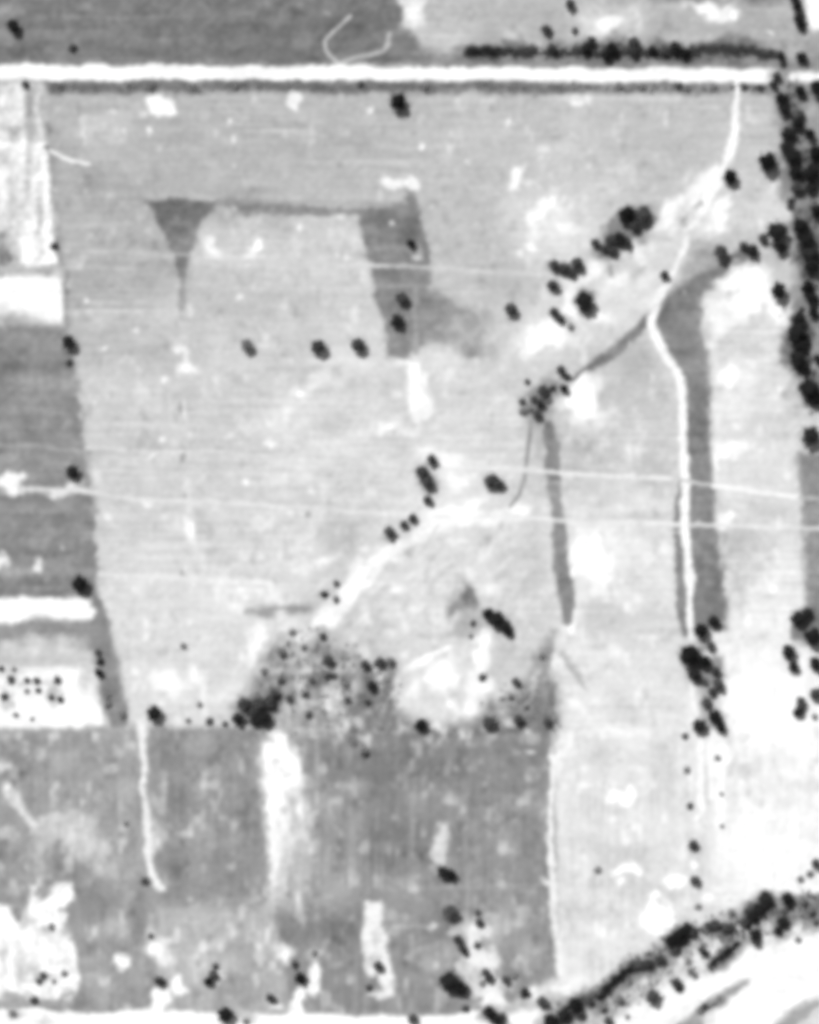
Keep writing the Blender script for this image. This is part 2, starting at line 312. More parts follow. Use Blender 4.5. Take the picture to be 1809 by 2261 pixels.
# scrubland
P(.75, [(610,1405),(680,1420),(730,1410),(790,1450),(870,1470),(880,1500),(860,1530),(870,1580),(920,1600),(900,1640),(780,1640),(690,1640),(600,1610),(530,1590),(560,1520),(590,1450)], 18, c_scrub)
P(.57, [(815,1480),(870,1480),(872,1500),(858,1540),(878,1590),(930,1608),(1080,1610),(1220,1600),(1225,1630),(1000,1640),(780,1640),(770,1600),(800,1560)], 10, c_scrub)
P(.62, [(1215,1440),(1228,1500),(1225,1620),(1100,1620),(1060,1590),(1080,1540),(1160,1520),(1195,1470)], 14, c_scrub, op=.9)
P(.78, [(1090,1500),(1140,1530),(1160,1580),(1120,1590),(1095,1560)], 12, op=.8)
for a in [(655,1465,24,18,.84),(740,1530,30,34,.86),(650,1560,20,30,.82),(735,1590,36,22,.83),(700,1480,16,20,.8),(600,1480,20,14,.8),(790,1580,18,30,.84),(575,1460,14,22,.72),(620,1420,18,20,.66),(690,1445,30,14,.6),(710,1400,26,18,.72),(760,1470,18,20,.74),(765,1490,14,30,.64),(725,1500,18,10,.5),(655,1500,14,22,.66),(840,1520,9,9,.82),(672,1466,8,22,.8),(668,1520,6,60,.78)]:
    E(a[4], a[0], a[1], a[2], a[3], -20, 9, .85)
P(.60, [(525,1575),(545,1520),(590,1470),(640,1450),(640,1520),(610,1560),(590,1600),(530,1600)], 16, c_scrub, op=.7)

# lower grey fields
P(.625, [(B,1612),(560,1610),(700,1632),(860,1640),(1100,1630),(1224,1618),(1226,1900),(1236,2150),(1100,2240),(B,2240)], 9, c_s2)
P(.63, [(250,1606),(330,1606),(335,1930),(300,1945),(B,1945),(B,1618),(60,1616)], 9, c_sw)
for a in [(40,1700,26,40,.56),(60,1640,40,14,.58),(190,1650,18,30,.58),(140,1680,40,30,.70),(100,1760,60,16,.60),(60,1790,40,20,.60),(250,1660,12,30,.58),(220,1740,30,50,.62),(10,1690,14,14,.95),(30,1760,16,14,.86),(140,1825,70,26,.80),(95,1850,26,44,.80),(200,1880,40,40,.80),(168,1855,20,22,.92),(205,1870,30,24,.82),(125,1808,14,7,.9),(150,1915,40,24,.54),(30,1900,30,30,.62),(5,1880,9,30,.50),(240,1920,30,18,.74),(90,1905,10,20,.78),(280,1760,20,60,.68)]:
    E(a[4], a[0], a[1], a[2], a[3], 0, 10, .9)
L(.9, [(18,1748),(50,1790),(78,1836)], [26,16,20], 8); L(.54, [(10,1650),(35,1690),(48,1720)], 12, 6, op=.8)
P(.62, [(340,1608),(560,1612),(585,1650),(588,1990),(350,1990),(345,1900)], 9, c_s1)
for a in [(375,1700,18,70,.55),(390,1760,24,40,.55),(440,1640,30,24,.70),(448,1740,14,40,.72),(545,1770,18,60,.57),(480,1850,60,40,.65),(395,1930,14,40,.54),(555,1965,26,18,.54),(450,1850,14,30,.68),(362,1730,8,22,.85),(450,1826,5,5,.92),(518,1824,5,6,.85),(456,1712,7,6,.9)]:
    E(a[4], a[0], a[1], a[2], a[3], 0, 9, .85)
P(.585, [(640,1640),(780,1620),(1000,1628),(1225,1628),(1222,1900),(1232,2100),(1180,2180),(1060,2200),(1040,2236),(640,2236),(600,2000),(690,1900)], 8, c_s2)
for a in [(745,1700,36,60,.54),(760,1830,50,60,.66),(720,1740,50,80,.61),(850,1700,70,60,.53),(860,1850,60,60,.52),(800,1650,18,40,.50),(1000,1690,60,60,.55),(1150,1680,50,60,.57),(1110,1830,14,50,.70),(1135,1870,10,26,.74),(1050,1850,12,90,.65),(950,1700,40,40,.56),(990,1700,8,9,.72),(900,1750,40,14,.64),(700,1930,60,60,.66),(640,1950,30,50,.66),(640,1970,9,40,.58),(730,2060,46,30,.52),(880,2000,60,50,.62),(960,2110,50,40,.70),(900,2200,60,30,.60),(760,2160,60,70,.58),(1150,1960,60,50,.60),(1180,2040,40,60,.62),(1130,2050,40,50,.70),(1190,1790,30,60,.60),(1175,1780,20,12,.74),(920,1960,60,20,.66),(740,1780,20,40,.68),(1090,1980,40,40,.66),(1170,2100,30,30,.70),(1080,1700,9,60,.64)]:
    E(a[4], a[0], a[1], a[2], a[3], 0, 14, .8)
P(.665, [(690,1700),(790,1740),(798,1900),(780,1990),(690,2000)], 16, op=.6); P(.55, [(698,1620),(795,1620),(800,1740),(700,1720)], 12, op=.6)
P(.525, [(805,1640),(960,1640),(945,1760),(940,1900),(880,1930),(806,1900)], 22, op=.6); P(.57, [(1000,1640),(1215,1640),(1212,1790),(1010,1790)], 18, op=.5)
P(.69, [(690,1900),(800,1960),(800,1992),(700,2030),(690,2000)], 16, op=.5); P(.60, [(1145,1900),(1216,1900),(1222,2060),(1140,2060)], 14, op=.6)
L(.70, [(700,1610),(705,1990)], 8, 5, op=.7); L(.65, [(795,1650),(800,1750)], 7, 5, op=.5); L(.69, [(860,1962),(1000,1960),(1215,1955)], 7, 4, op=.7); L(.72, [(870,2046),(960,2045)], 8, 4, op=.8); E(1.0, 1174, 1662, 10, 6, 0, 4); E(.9, 957, 2046, 10, 6)
E(.94, 1046, 1638, 9, 9, 0, 5); E(.86, 912, 1962, 8, 6)
P(.72, [(345,2000),(600,2000),(640,2236),(330,2236),(320,2100)], 14, c_s3)
for a in [(430,2030,80,20,.74),(560,2060,20,50,.80),(545,2120,40,40,.64),(420,2100,60,40,.76),(540,2190,50,40,.62),(400,2210,30,14,.62),(420,2200,30,18,.66),(590,2120,18,40,.66)]:
    E(a[4], a[0], a[1], a[2], a[3], 0, 12, .8)
P(.61, [(165,1945),(345,1950),(330,2100),(345,2140),(330,2232),(165,2232)], 9, c_s3)
for a in [(210,1990,36,36,.53),(300,2020,22,70,.53),(250,2050,40,14,.70),(200,2120,24,20,.70),(255,2040,14,12,.76),(210,2170,40,40,.66),(310,2130,12,40,.62),(280,1980,14,20,.66)]:
    E(a[4], a[0], a[1], a[2], a[3], 0, 10, .85)
P(1.06, [(B,2000),(26,2002),(52,2050),(66,1990),(66,1952),(84,1952),(96,1985),(112,1958),(158,1952),(160,1985),(135,2005),(155,2020),(140,2050),(165,2080),(176,2150),(168,2190),(140,2200),(90,2212),(B,2218)], 5, c_swb)
for a in [(30,1970,34,18,.64),(95,1965,14,20,.68),(50,2140,20,60,.90),(105,2055,20,9,.7),(150,2060,14,12,.8),(20,2210,36,16,.78),(110,2212,30,14,.72),(150,2208,14,18,.70),(95,2160,26,14,.84),(0,2120,8,60,.94),(62,2030,9,22,.8),(50,2220,16,12,.72)]:
    E(a[4], a[0], a[1], a[2], a[3], 0, 7, .9)
E(1.04, 267, 2121, 17, 19, 0, 6); E(1.0, 350, 2085, 22, 20, 0, 8); E(1.0, 365, 2110, 16, 20, 0, 8, .8); E(1.02, 390, 2172, 16, 18, -30, 6); E(1.0, 355, 2200, 22, 18, 0, 7); L(1.04, [(352,2195),(345,2240)], [30,34], 7); E(1.0, 400, 2190, 12, 10); E(.95, 480, 2162, 14, 18, 30, 6); E(.86, 562, 2162, 6, 12); E(.98, 608, 2220, 14, 10, 0, 5)
P(1.05, [(576,1630),(590,1614),(620,1614),(650,1640),(664,1680),(666,1740),(640,1752),(650,1800),(626,1880),(612,1960),(598,1975),(592,1900),(586,1780),(576,1690)], 9, c_tongue)
P(.86, [(632,1745),(664,1740),(690,1770),(694,1820),(682,1880),(672,1990),(640,2010),(606,1990),(622,1900),(640,1840)], 14, c_tongue)
for a in [(640,1700,16,18,.92),(655,1665,9,14,.94),(628,1790,14,14,.84),(640,1770,10,9,.78),(672,1790,12,20,.98),(660,1850,18,14,.95),(628,1860,14,40,.97),(655,1920,12,40,.80),(640,1960,9,40,.68),(622,1930,9,30,.93),(676,1930,10,40,.76),(600,1985,14,26,.88)]:
    E(a[4], a[0], a[1], a[2], a[3], 0, 7, .9)
L(.99, [(312,1598),(316,1660),(320,1750),(326,1830),(332,1890),(335,1930),(354,1964)], [22,15,13,17,20,15,17], 5, c_p4); L(.85, [(338,1800),(352,1870)], 12, 7, op=.7)
P(.92, [(956,1896),(966,1840),(972,1818),(990,1820),(992,1870),(988,1912),(968,1902)], 7); E(.85, 968, 1890, 14, 12)
P(1.0, [(812,1992),(844,1990),(848,2030),(855,2080),(862,2120),(872,2170),(866,2200),(838,2210),(815,2196),(842,2180),(836,2150),(815,2150),(804,2100),(802,2050)], 6, c_spath); E(.86, 830, 2075, 9, 24, 0, 7); E(.85, 825, 2120, 12, 14, 0, 6)
P(1.0, [(600,2085),(630,2075),(650,2100),(640,2130),(610,2110)], 9); P(1.03, [(682,2140),(700,2110),(710,2150),(708,2190),(690,2200),(672,2180)], 6); L(1.03, [(668,2185),(655,2210),(650,2240)], [22,22,40], 7); E(.8, 692, 2108, 16, 12)
L(1.0, [(1222,1622),(1222,1720),(1216,1800),(1218,1900),(1222,1960),(1228,2040),(1236,2110),(1242,2165)], [18,14,12,14,18,12,18,14], 5, c_p5); E(1.02, 1228, 1660, 12, 40, 0, 8); E(1.0, 1218, 1950, 18, 9, 20, 5)

P(.56, [(800,1500),(870,1490),(900,1590),(1080,1600),(1225,1560),(1225,1650),(1000,1660),(760,1660),(740,1610)], 18, op=.85)
P(.60, [(1100,1560),(1170,1500),(1200,1450),(1226,1470),(1224,1620),(1090,1620)], 16, op=.8); E(.80, 1115, 1555, 18, 26, 0, 10, .8); E(.82, 1130, 1600, 12, 10, 0, 6)
for x_ in (640, 668, 700, 735, 760, 790):
    L(.80 if x_ % 20 else .58, [(x_, 1480), (x_ + 6, 1560), (x_ + 3, 1660)], [7, 11, 6], 6, op=.6, breakup=.4, seed=x_)
# bright clearing
P(.91, [(872,1496),(900,1478),(960,1450),(990,1442),(1000,1420),(1050,1395),(1085,1390),(1092,1440),(1085,1480),(1095,1520),(1072,1540),(1060,1572),(1030,1590),(985,1594),(930,1582),(880,1566),(862,1536)], 9, c_clear)
L(1.05, [(898,1478),(935,1456),(985,1432)], [14,18,12], 4, c_clear); P(1.03, [(945,1480),(970,1455),(995,1450),(1018,1490),(1010,1520),(985,1540),(950,1525),(935,1500)], 8)
L(1.04, [(1068,1400),(1068,1480)], [26,30], 6); L(1.03, [(1060,1490),(1040,1530),(1035,1568)], [40,36,30], 9); E(.99, 915, 1520, 16, 22, 0, 9); E(.86, 1005, 1540, 14, 20, -30, 8); E(.86, 890, 1505, 14, 30, 20, 8, .8)
E(.95, 965, 1607, 14, 12, 0, 6); E(.84, 1085, 1500, 14, 16, 0, 7)

# east fields
for a in [(1290,895,60,52,.96),(1280,880,40,40,1.0),(1340,930,50,14,.88),(1300,1010,50,40,.73),(1440,1040,60,60,.76),(1400,870,70,60,.76),(1330,990,8,12,.95),(1390,990,9,14,1.0),(1345,975,7,6,.95),(1420,1110,60,18,.90),(1370,1120,8,9,.96),(1290,1250,40,100,.94),(1400,1290,60,30,.84),(1350,1320,70,20,.94),(1330,1380,60,60,.80),(1470,1260,20,60,.92),(1265,1370,18,20,.95),(1270,1425,26,40,.92),(1430,1500,60,50,.91),(1300,1530,20,60,.93),(1400,1570,40,20,.82),(1320,1550,9,6,1.0),(1470,1585,14,9,.97),(1410,1620,90,16,.95),(1330,1660,30,20,.80),(1310,1780,50,30,.79),(1470,1700,40,60,.80),(1400,1820,40,40,.9),(1400,1900,90,30,.79),(1430,1960,70,26,.76),(1300,2010,60,24,.79),(1360,2060,60,40,.88),(1540,1900,30,60,.80),(1320,2170,60,12,.97)]:
    E(a[4], a[0], a[1], a[2], a[3], 0, 16, .8)
L(.97, [(1222,1470),(1232,1455),(1260,1475)], [16,26,9], 6); L(.70, [(1245,1445),(1275,1490),(1290,1520)], [12,14,8], 6, op=.8); L(.92, [(1225,1480),(1260,1530),(1270,1600)], 30, 10, op=.8)
for a in [(1362,1758,18,12,20),(1395,1750,16,14,0),(1378,1766,20,9,0),(1372,1920,18,10,-10),(1398,1924,18,9,10),(1371,1948,6,7,0),(1490,1944,26,11,-5),(1450,2020,34,40,0),(1530,1913,9,9,0)]:
    E(1.05, a[0], a[1], a[2], a[3], a[4], 5)
P(1.05, [(1620,1470),(1660,1480),(1760,1500),(1770,1560),(1810,1580),(1790,1640),(1640,1640),(1600,1560)], 20); P(1.02, [(1520,1480),(1530,1500),(1545,1560),(1540,1580),(1532,1560)], 5)
for a in [(1650,1690,40,30,.93),(1720,1760,50,50,.95),(1600,1790,12,120,.90),(1560,1720,9,60,.9),(1700,1850,40,20,.95),(1560,1790,10,60,.93),(1660,1920,50,14,.92),(1580,1940,30,18,.92),(1570,1880,16,40,.88)]:
    E(a[4], a[0], a[1], a[2], a[3], 0, 14, .85)
for a in [(1645,612,50,22,-8,1.05),(1600,628,18,12,0,1.05),(1650,670,46,40,0,1.0),(1700,660,20,50,-25,1.0),(1560,690,26,34,0,.90),(1610,700,50,40,0,.94),(1570,770,22,20,0,.93),(1620,760,60,40,0,.82),(1608,828,20,18,0,1.05),(1648,838,22,18,0,.97),(1610,890,40,30,0,.96),(1720,860,6,7,0,1.02),(1614,990,32,17,0,1.05),(1684,990,8,9,0,1.03),(1668,984,6,5,0,1.0),(1578,1030,8,30,0,1.03),(1700,960,50,40,0,.87),(1660,1040,60,30,0,.88),(1598,1152,22,14,-25,1.06),(1612,1138,10,10,0,1.05),(1586,1180,5,16,-25,.92),(1740,1250,40,60,0,.92),(1640,1200,50,40,0,.78),(1600,1330,24,40,0,.86),(1715,1217,7,7,0,.97),(1630,1290,16,40,0,.78),(1690,1400,70,30,0,.93),(1740,760,20,60,0,.82),(1755,860,18,60,0,.76)]:
    E(a[5], a[0], a[1], a[2], a[3], a[4], 9 if a[2] > 12 else 4, .9)
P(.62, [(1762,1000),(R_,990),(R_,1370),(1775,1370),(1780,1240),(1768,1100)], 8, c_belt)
# ditches and the grass strip
P(.55, [(1478,650),(1540,608),(1590,580),(1640,545),(1668,556),(1640,580),(1600,622),(1548,660),(1544,720),(1562,800),(1568,880),(1570,1020),(1582,1090),(1578,1150),(1588,1220),(1598,1300),(1605,1390),(1560,1392),(1530,1392),(1526,1300),(1522,1180),(1516,1000),(1512,850),(1490,790),(1458,740),(1446,700)], 7, c_gstrip)
P(.69, [(1500,600),(1530,530),(1575,535),(1600,580),(1545,612),(1490,640)], 14, c_gstrip, op=.9); L(.50, [(1462,705),(1490,668),(1530,640),(1590,602),(1645,562)], [24,36,30,22,16], 10, c_gstrip, op=.8)
E(.46, 1515, 650, 26, 20, -20, 12, .8); E(.46, 1470, 688, 12, 16, 30, 8, .8); E(.62, 1550, 800, 14, 60, 0, 12, .5); E(.50, 1555, 960, 16, 40, 0, 12, .5); E(.62, 1545, 1070, 12, 14); E(.48, 1585, 1260, 14, 60, 0, 12, .6)
L(.58, [(1500,1060),(1498,1130),(1502,1250),(1506,1350),(1512,1400)], [6,14,20,20,14], 5, c_gstrip)
L(.53, [(1462,668),(1430,705),(1388,755),(1350,790),(1300,815),(1265,838)], [12,20,24,22,18,12], 6, c_ditch, dz=-.5)
E(.74, 1410, 800, 40, 40, 0, 20, .8); P(.72, [(1180,860),(1225,850),(1225,900),(1205,935),(1170,940),(1155,900)], 10)
L(.60, [(1172,930),(1166,985),(1158,1060),(1146,1095),(1128,1118)], 8, 4, c_ditch2, op=.9); L(.76, [(1186,935),(1190,1010)], 18, 8, op=.6)
L(.57, [(1210,935),(1217,985),(1222,1050),(1230,1110),(1236,1180),(1240,1260),(1250,1330),(1252,1368)], [22,30,30,26,34,38,34,20], 6, c_ditch2, dz=-.35)
L(.66, [(1226,1395),(1206,1440),(1196,1475)], [16,26,20], 9, op=.85); L(.76, [(1175,1180),(1190,1300)], 40, 16, op=.4)
E(.76, 1222, 1090, 14, 8, 0, 5, .6)
# winding track
P(.90, [(1150,470),(1290,440),(1400,560),(1440,470),(1560,380),(1600,440),(1500,600),(1420,680),(1330,760),(1230,800),(1130,790),(1150,700),(1210,640),(1190,560)], 26, op=.65)
for a in [(1570,395,40,22,-40,1.0),(1530,430,34,24,-50,.98),(1480,470,20,36,25,.98),(1560,470,30,30,0,.95),(1580,490,16,30,0,1.0),(1470,450,12,10,0,.97),(1408,555,12,24,-25,1.02),(1452,455,16,8,0,.8),(1310,595,26,12,-40,.97),(1350,640,40,30,0,.92),(1430,620,30,12,-45,.95),(1390,590,60,30,0,.86),(1250,560,30,30,0,.88),(1262,660,18,40,0,.98),(1250,700,30,16,30,.95),(1200,735,44,30,0,1.03),(1172,768,26,14,-45,1.0),(1218,745,18,18,0,1.04),(1335,705,24,10,0,.97),(1440,660,20,9,-45,.97),(1200,470,36,20,-20,.98),(1240,500,60,40,0,.92),(1250,460,14,8,-30,1.0),(1175,520,20,30,0,.92),(1280,540,30,20,0,.9),(1345,520,20,14,0,.86),(1730,480,20,22,0,.98),(1690,480,40,30,0,.88),(1650,400,40,50,0,.82),(1700,340,30,16,0,.86),(1240,620,20,12,0,.95),(1640,520,60,24,0,.80),(1720,600,30,30,0,.80)]:
    E(a[5], a[0], a[1], a[2], a[3], a[4], 9, .85)
L(1.05, [(1627,178),(1628,215),(1624,275),(1616,325),(1604,366),(1582,398),(1562,432),(1545,470)], [16,13,16,20,26,36,30,16], 4.5, c_track)
L(.62, [(1545,452),(1510,488)], [8,20], 6, op=.9)
L(1.02, [(1545,470),(1522,508),(1512,545),(1494,590),(1466,640),(1444,678),(1438,715),(1456,756),(1484,798),(1502,835)], [10,14,13,10,17,20,20,20,18,16], 4.5, c_track)
L(1.05, [(1502,835),(1507,900),(1510,980),(1512,1080),(1515,1160),(1518,1215),(1522,1270),(1525,1320),(1526,1382),(1520,1410)], [16,20,17,18,18,14,17,10,15,6], 4, c_track)
E(1.05, 1522, 1276, 11, 17, 0, 5)
L(1.0, [(1262,858),(1290,828),(1296,820)], [18,14,6], 5); L(.97, [(1258,880),(1240,900)], [22,12], 8, op=.8)
L(.60, [(1330,560),(1346,585),(1354,615)], [14,12,9], 5, op=.85); L(.72, [(1420,590),(1400,612)], 12, 6, op=.8)

# tree-belt ground, river bank, riverbed, lane
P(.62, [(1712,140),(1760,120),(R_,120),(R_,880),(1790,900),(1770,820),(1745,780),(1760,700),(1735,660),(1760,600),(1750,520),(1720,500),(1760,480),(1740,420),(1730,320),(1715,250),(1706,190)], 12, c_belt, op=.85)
L(1.06, [(1752,172),(R_,170)], 22, 6, c_road); E(.76, 1790, 250, 18, 14, 0, 8, .9); E(.74, 1765, 330, 12, 14, 0, 8, .8)
P(.86, [(1722,640),(1740,660),(1752,700),(1720,690)], 8); E(.80, 1700, 590, 40, 30, 0, 16, .7)
P(.80, [(1060,2266),(1130,2215),(1200,2205),(1320,2190),(1400,2120),(1480,2060),(1560,2040),(1650,1990),(1700,1968),(R_,1968),(R_,2050),(1760,2070),(1700,2075),(1620,2110),(1500,2180),(1400,2215),(1330,2270),(1240,BT),(1000,BT)], 12, c_bank)
P(.60, [(1740,1975),(R_,1972),(R_,2035),(1770,2040),(1745,2060),(1720,2030)], 12, op=.85); E(.84, 1680, 2045, 26, 26, 0, 12); E(.9, 1572, 2085, 18, 18, 0, 9); E(.84, 1475, 2110, 30, 20, 0, 12); E(1.0, 1545, 2125, 16, 18, 0, 8)
P(1.05, [(1660,1958),(1700,1955),(R_,1950),(R_,1968),(1760,1972),(1690,1968)], 6); L(1.03, [(1222,2185),(1260,2186),(1315,2184)], [12,20,10], 6)
P(1.06, [(1250,BT),(1330,2266),(1380,2230),(1425,2180),(1470,2160),(1530,2145),(1555,2155),(1600,2125),(1650,2090),(1700,2085),(1760,2062),(R_,2040),(R_,2180),(1770,2205),(1710,2266),(1640,BT)], 7, c_river, dz=-.6)
P(.98, [(1380,2200),(1440,2165),(1530,2130),(1540,2160),(1440,2220)], 12); E(.83, 1440, 2190, 26, 22, 0, 12)
L(.66, [(1520,2275),(1550,2235),(1590,2205),(1650,2168)], [60,34,30,8], 8, c_bank2, dz=.25); E(.92, 1570, 2250, 14, 14, 0, 8); L(.98, [(1480,2262),(1540,2215)], 20, 10)
P(.68, [(1712,2266),(1745,2232),(1780,2208),(R_,2180),(R_,2215),(1790,2240),(1760,2270),(1690,BT),(1600,BT)], 8, c_bank2, dz=.3)
P(.90, [(1758,2266),(1812,2216),(R_,2110),(R_,BT),(1690,BT)], 3, c_bank2)
P(1.06, [(B,2232),(60,2228),(180,2234),(330,2230),(460,2236),(500,2252),(545,2242),(640,2238),(700,2240),(880,2244),(1000,2240),(1060,2225),(1075,2180),(1060,2160),(1078,2130),(1100,2165),(1100,2190),(1120,2215),(1180,2235),(1150,BT),(B,BT)], 5, c_lane)
for a in [(30,2240,14,10,.75),(20,2215,34,14,.72),(100,2258,14,8,.85),(545,2250,18,12,.8),(1130,2225,26,14,.74),(1040,2130,24,40,.93),(1090,2120,20,30,.97),(1048,2060,40,26,.92),(1085,2200,16,40,1.0),(1005,2060,12,10,.95),(1180,2190,14,12,1.03),(1125,2175,14,10,.95),(1060,2180,26,18,1.02),(1165,2240,26,12,1.03)]:
    E(a[4], a[0], a[1], a[2], a[3], 0, 8, .9)


for (cx_, cy_, rx_, ry_, a0, a1) in [(962,1345,48,50,20,330),(962,1345,34,36,60,300),(1000,1260,70,60,150,260),(870,1345,60,60,140,250),(930,1270,90,70,200,300)]:
    pts_ = [(cx_ + rx_ * math.cos(math.radians(a)), cy_ + ry_ * math.sin(math.radians(a))) for a in range(a0, a1 + 1, 15)]
    L(.97, pts_, 13, 8, op=.7, breakup=.5, seed=int(rx_)); L(.73, [(x + 12, y + 8) for x, y in pts_], 13, 8, op=.5, breakup=.4, seed=int(ry_))
for _ in range(34):
    x_, y_ = rng.uniform(640, 1160), rng.uniform(1170, 1440); an = rng.uniform(-1.1, -.5); l_ = rng.uniform(20, 60)
    L(rng.choice([.76, .95, .97]), [(x_, y_), (x_ + l_ * math.cos(an), y_ + l_ * math.sin(an))], rng.uniform(5, 12), 5, op=rng.uniform(.3, .7), breakup=.3, seed=13)
for _ in range(60):
    x_, y_ = rng.uniform(600, 1215), rng.uniform(1630, 2000); l_ = rng.uniform(40, 150)
    L(rng.choice([.50, .66, .70, .74]), [(x_, y_), (x_ + rng.uniform(-5, 5), y_ + l_)], rng.uniform(5, 10), 5, op=rng.uniform(.25, .6), breakup=.4, seed=14)
for _ in range(46):
    t_ = rng.random(); E(rng.choice([1.02, 1.0, .72, .97]), 1190 + 390 * t_ + rng.normal(0, 40), 720 - 300 * t_ + rng.normal(0, 40), rng.uniform(6, 20), rng.uniform(5, 10), -45 + rng.normal(0, 14), 6, rng.uniform(.35, .8))
for _ in range(150):
    x_, y_ = rng.uniform(570, 1215), rng.uniform(1430, 1640)
    if 850 < x_ < 1090 and y_ < 1600: continue
    E(rng.choice([.92, .84, .88, .50, .55, .6]), x_, y_, rng.uniform(4, 12), rng.uniform(6, 18), rng.uniform(-30, 20), 5, rng.uniform(.3, .75))
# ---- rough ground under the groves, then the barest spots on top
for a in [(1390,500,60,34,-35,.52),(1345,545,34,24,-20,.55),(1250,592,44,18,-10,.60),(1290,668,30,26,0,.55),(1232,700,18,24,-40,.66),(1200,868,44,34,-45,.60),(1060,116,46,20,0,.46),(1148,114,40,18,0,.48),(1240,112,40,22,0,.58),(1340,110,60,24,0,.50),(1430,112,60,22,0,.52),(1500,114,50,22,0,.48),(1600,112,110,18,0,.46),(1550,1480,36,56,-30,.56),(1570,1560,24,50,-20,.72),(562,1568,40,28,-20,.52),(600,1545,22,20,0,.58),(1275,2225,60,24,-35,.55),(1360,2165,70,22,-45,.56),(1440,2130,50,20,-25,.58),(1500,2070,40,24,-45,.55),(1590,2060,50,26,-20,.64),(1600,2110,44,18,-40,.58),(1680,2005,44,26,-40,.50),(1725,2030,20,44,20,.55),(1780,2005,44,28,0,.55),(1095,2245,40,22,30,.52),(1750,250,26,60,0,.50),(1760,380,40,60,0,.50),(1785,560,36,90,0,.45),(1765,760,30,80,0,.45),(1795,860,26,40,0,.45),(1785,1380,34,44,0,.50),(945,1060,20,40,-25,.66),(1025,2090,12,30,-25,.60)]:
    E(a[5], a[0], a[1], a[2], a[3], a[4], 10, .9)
for a in [(1645,608,54,20,-8),(1600,626,24,14,0),(1655,665,40,34,0),(1705,665,14,44,-25),(1205,735,40,28,0),(1170,768,22,12,-45),(1285,885,38,36,0),(1608,828,20,18,0),(1614,990,34,16,0),(1655,620,30,20,0),(1480,462,16,30,25),(1462,490,14,26,30),(1540,425,36,22,-45),(1578,392,30,18,-40),(1590,480,14,30,0),(1600,455,12,16,0),(1408,557,14,26,-20),(1312,595,24,11,-45),(1258,665,12,34,15),(1200,462,30,16,-20),(1177,492,16,18,0),(1172,545,10,12,0),(1345,52,28,24,0),(1575,28,50,20,8),(1330,705,22,9,10),(1370,618,24,8,-40),(1250,500,24,12,0),(1010,1065,24,26,0),(1000,1030,30,18,20),(960,1000,36,9,5),(1050,1110,34,12,-20),(1320,1250,20,60,0),(1290,1220,20,50,0),(1060,2110,26,34,-20),(1080,2195,14,44,0),(1048,2060,20,18,0),(1530,2120,18,16,0),(1572,2086,16,12,0),(1640,2060,20,12,0),(1700,2080,26,12,0),(1545,2170,40,20,-30),(1480,2190,40,18,-30),(1420,2230,30,18,-30),(1785,2060,30,10,0),(565,1425,16,42,12),(372,1512,36,26,0),(430,1490,12,18,-30),(715,1240,10,8,0)]:
    E(1.04, a[0], a[1], a[2], a[3], a[4], 7, .85)
# thin pale paths
L(.84, [(190,553),(300,558),(385,562)], 8, 4, c_p3, op=.8, breakup=.3, seed=23); L(.88, [(440,576),(620,580),(830,586),(950,592),(1080,600),(1215,605)], 9, 4, c_p3, breakup=.35, seed=1)
L(.82, [(150,690),(320,688),(480,693)], 9, 4, op=.85); L(.85, [(560,700),(900,706)], 7, 4, op=.3); L(.83, [(290,495),(140,500)], 8, 6, op=.4)
L(.93, [(190,988),(330,998),(480,996),(560,1006),(720,1018),(900,1030),(1000,1036),(1190,1041)], 8, 3.5, c_p2, breakup=.45, seed=2)
for yy, o_ in [(1022,.5),(1034,.35),(1052,.45),(968,.4),(948,.35),(1066,.5),(1092,.4),(930,.3),(912,.35)]:
    L(.93, [(220,yy-12),(480,yy-4),(760,yy+6),(1000,yy+14)], 6, 3.5, breakup=.75, op=o_, seed=yy); L(.86, [(470,1010),(560,1012)], 8, 5, op=.7)
L(.96, [(50,1080),(190,1085),(260,1098),(330,1103),(450,1107),(600,1118),(720,1123),(880,1137),(1000,1143),(1180,1143),(1270,1151),(1390,1153),(1500,1157),(1620,1160),(1790,1166),(R_,1172)], 9, 3.5, c_p1, breakup=.35, seed=3)
L(.97, [(925,1000),(1010,1018),(1080,1035),(1190,1040)], 8, 4, breakup=.5, seed=4); L(1.02, [(1190,1040),(1240,1045),(1330,1051),(1480,1057)], 9, 3.5, c_p2, breakup=.2, seed=21); L(.84, [(1500,1060),(1575,1070)], 8, 3, c_p2)
L(1.04, [(1575,1072),(1640,1080),(1720,1092),(1770,1099)], 10, 4, c_p2, breakup=.15, seed=22); L(.78, [(1765,1098),(R_,1108)], 8, 3, c_p2); L(.95, [(1600,1092),(1690,1106),(1770,1112)], 8, 4, c_p2, op=.85)
L(.97, [(222,1268),(320,1274),(460,1276),(600,1290)], 11, 4, breakup=.3, op=.95, seed=5); E(.95, 300, 1272, 40, 9, 0, 6, .8); E(.97, 520, 1290, 44, 12, 0, 9, .8); L(.92, [(270,1365),(400,1366),(540,1366)], 8, 4, breakup=.4, op=.6, seed=6); L(.88, [(430,930),(760,905)], 9, 6, breakup=.6, op=.4, seed=7)

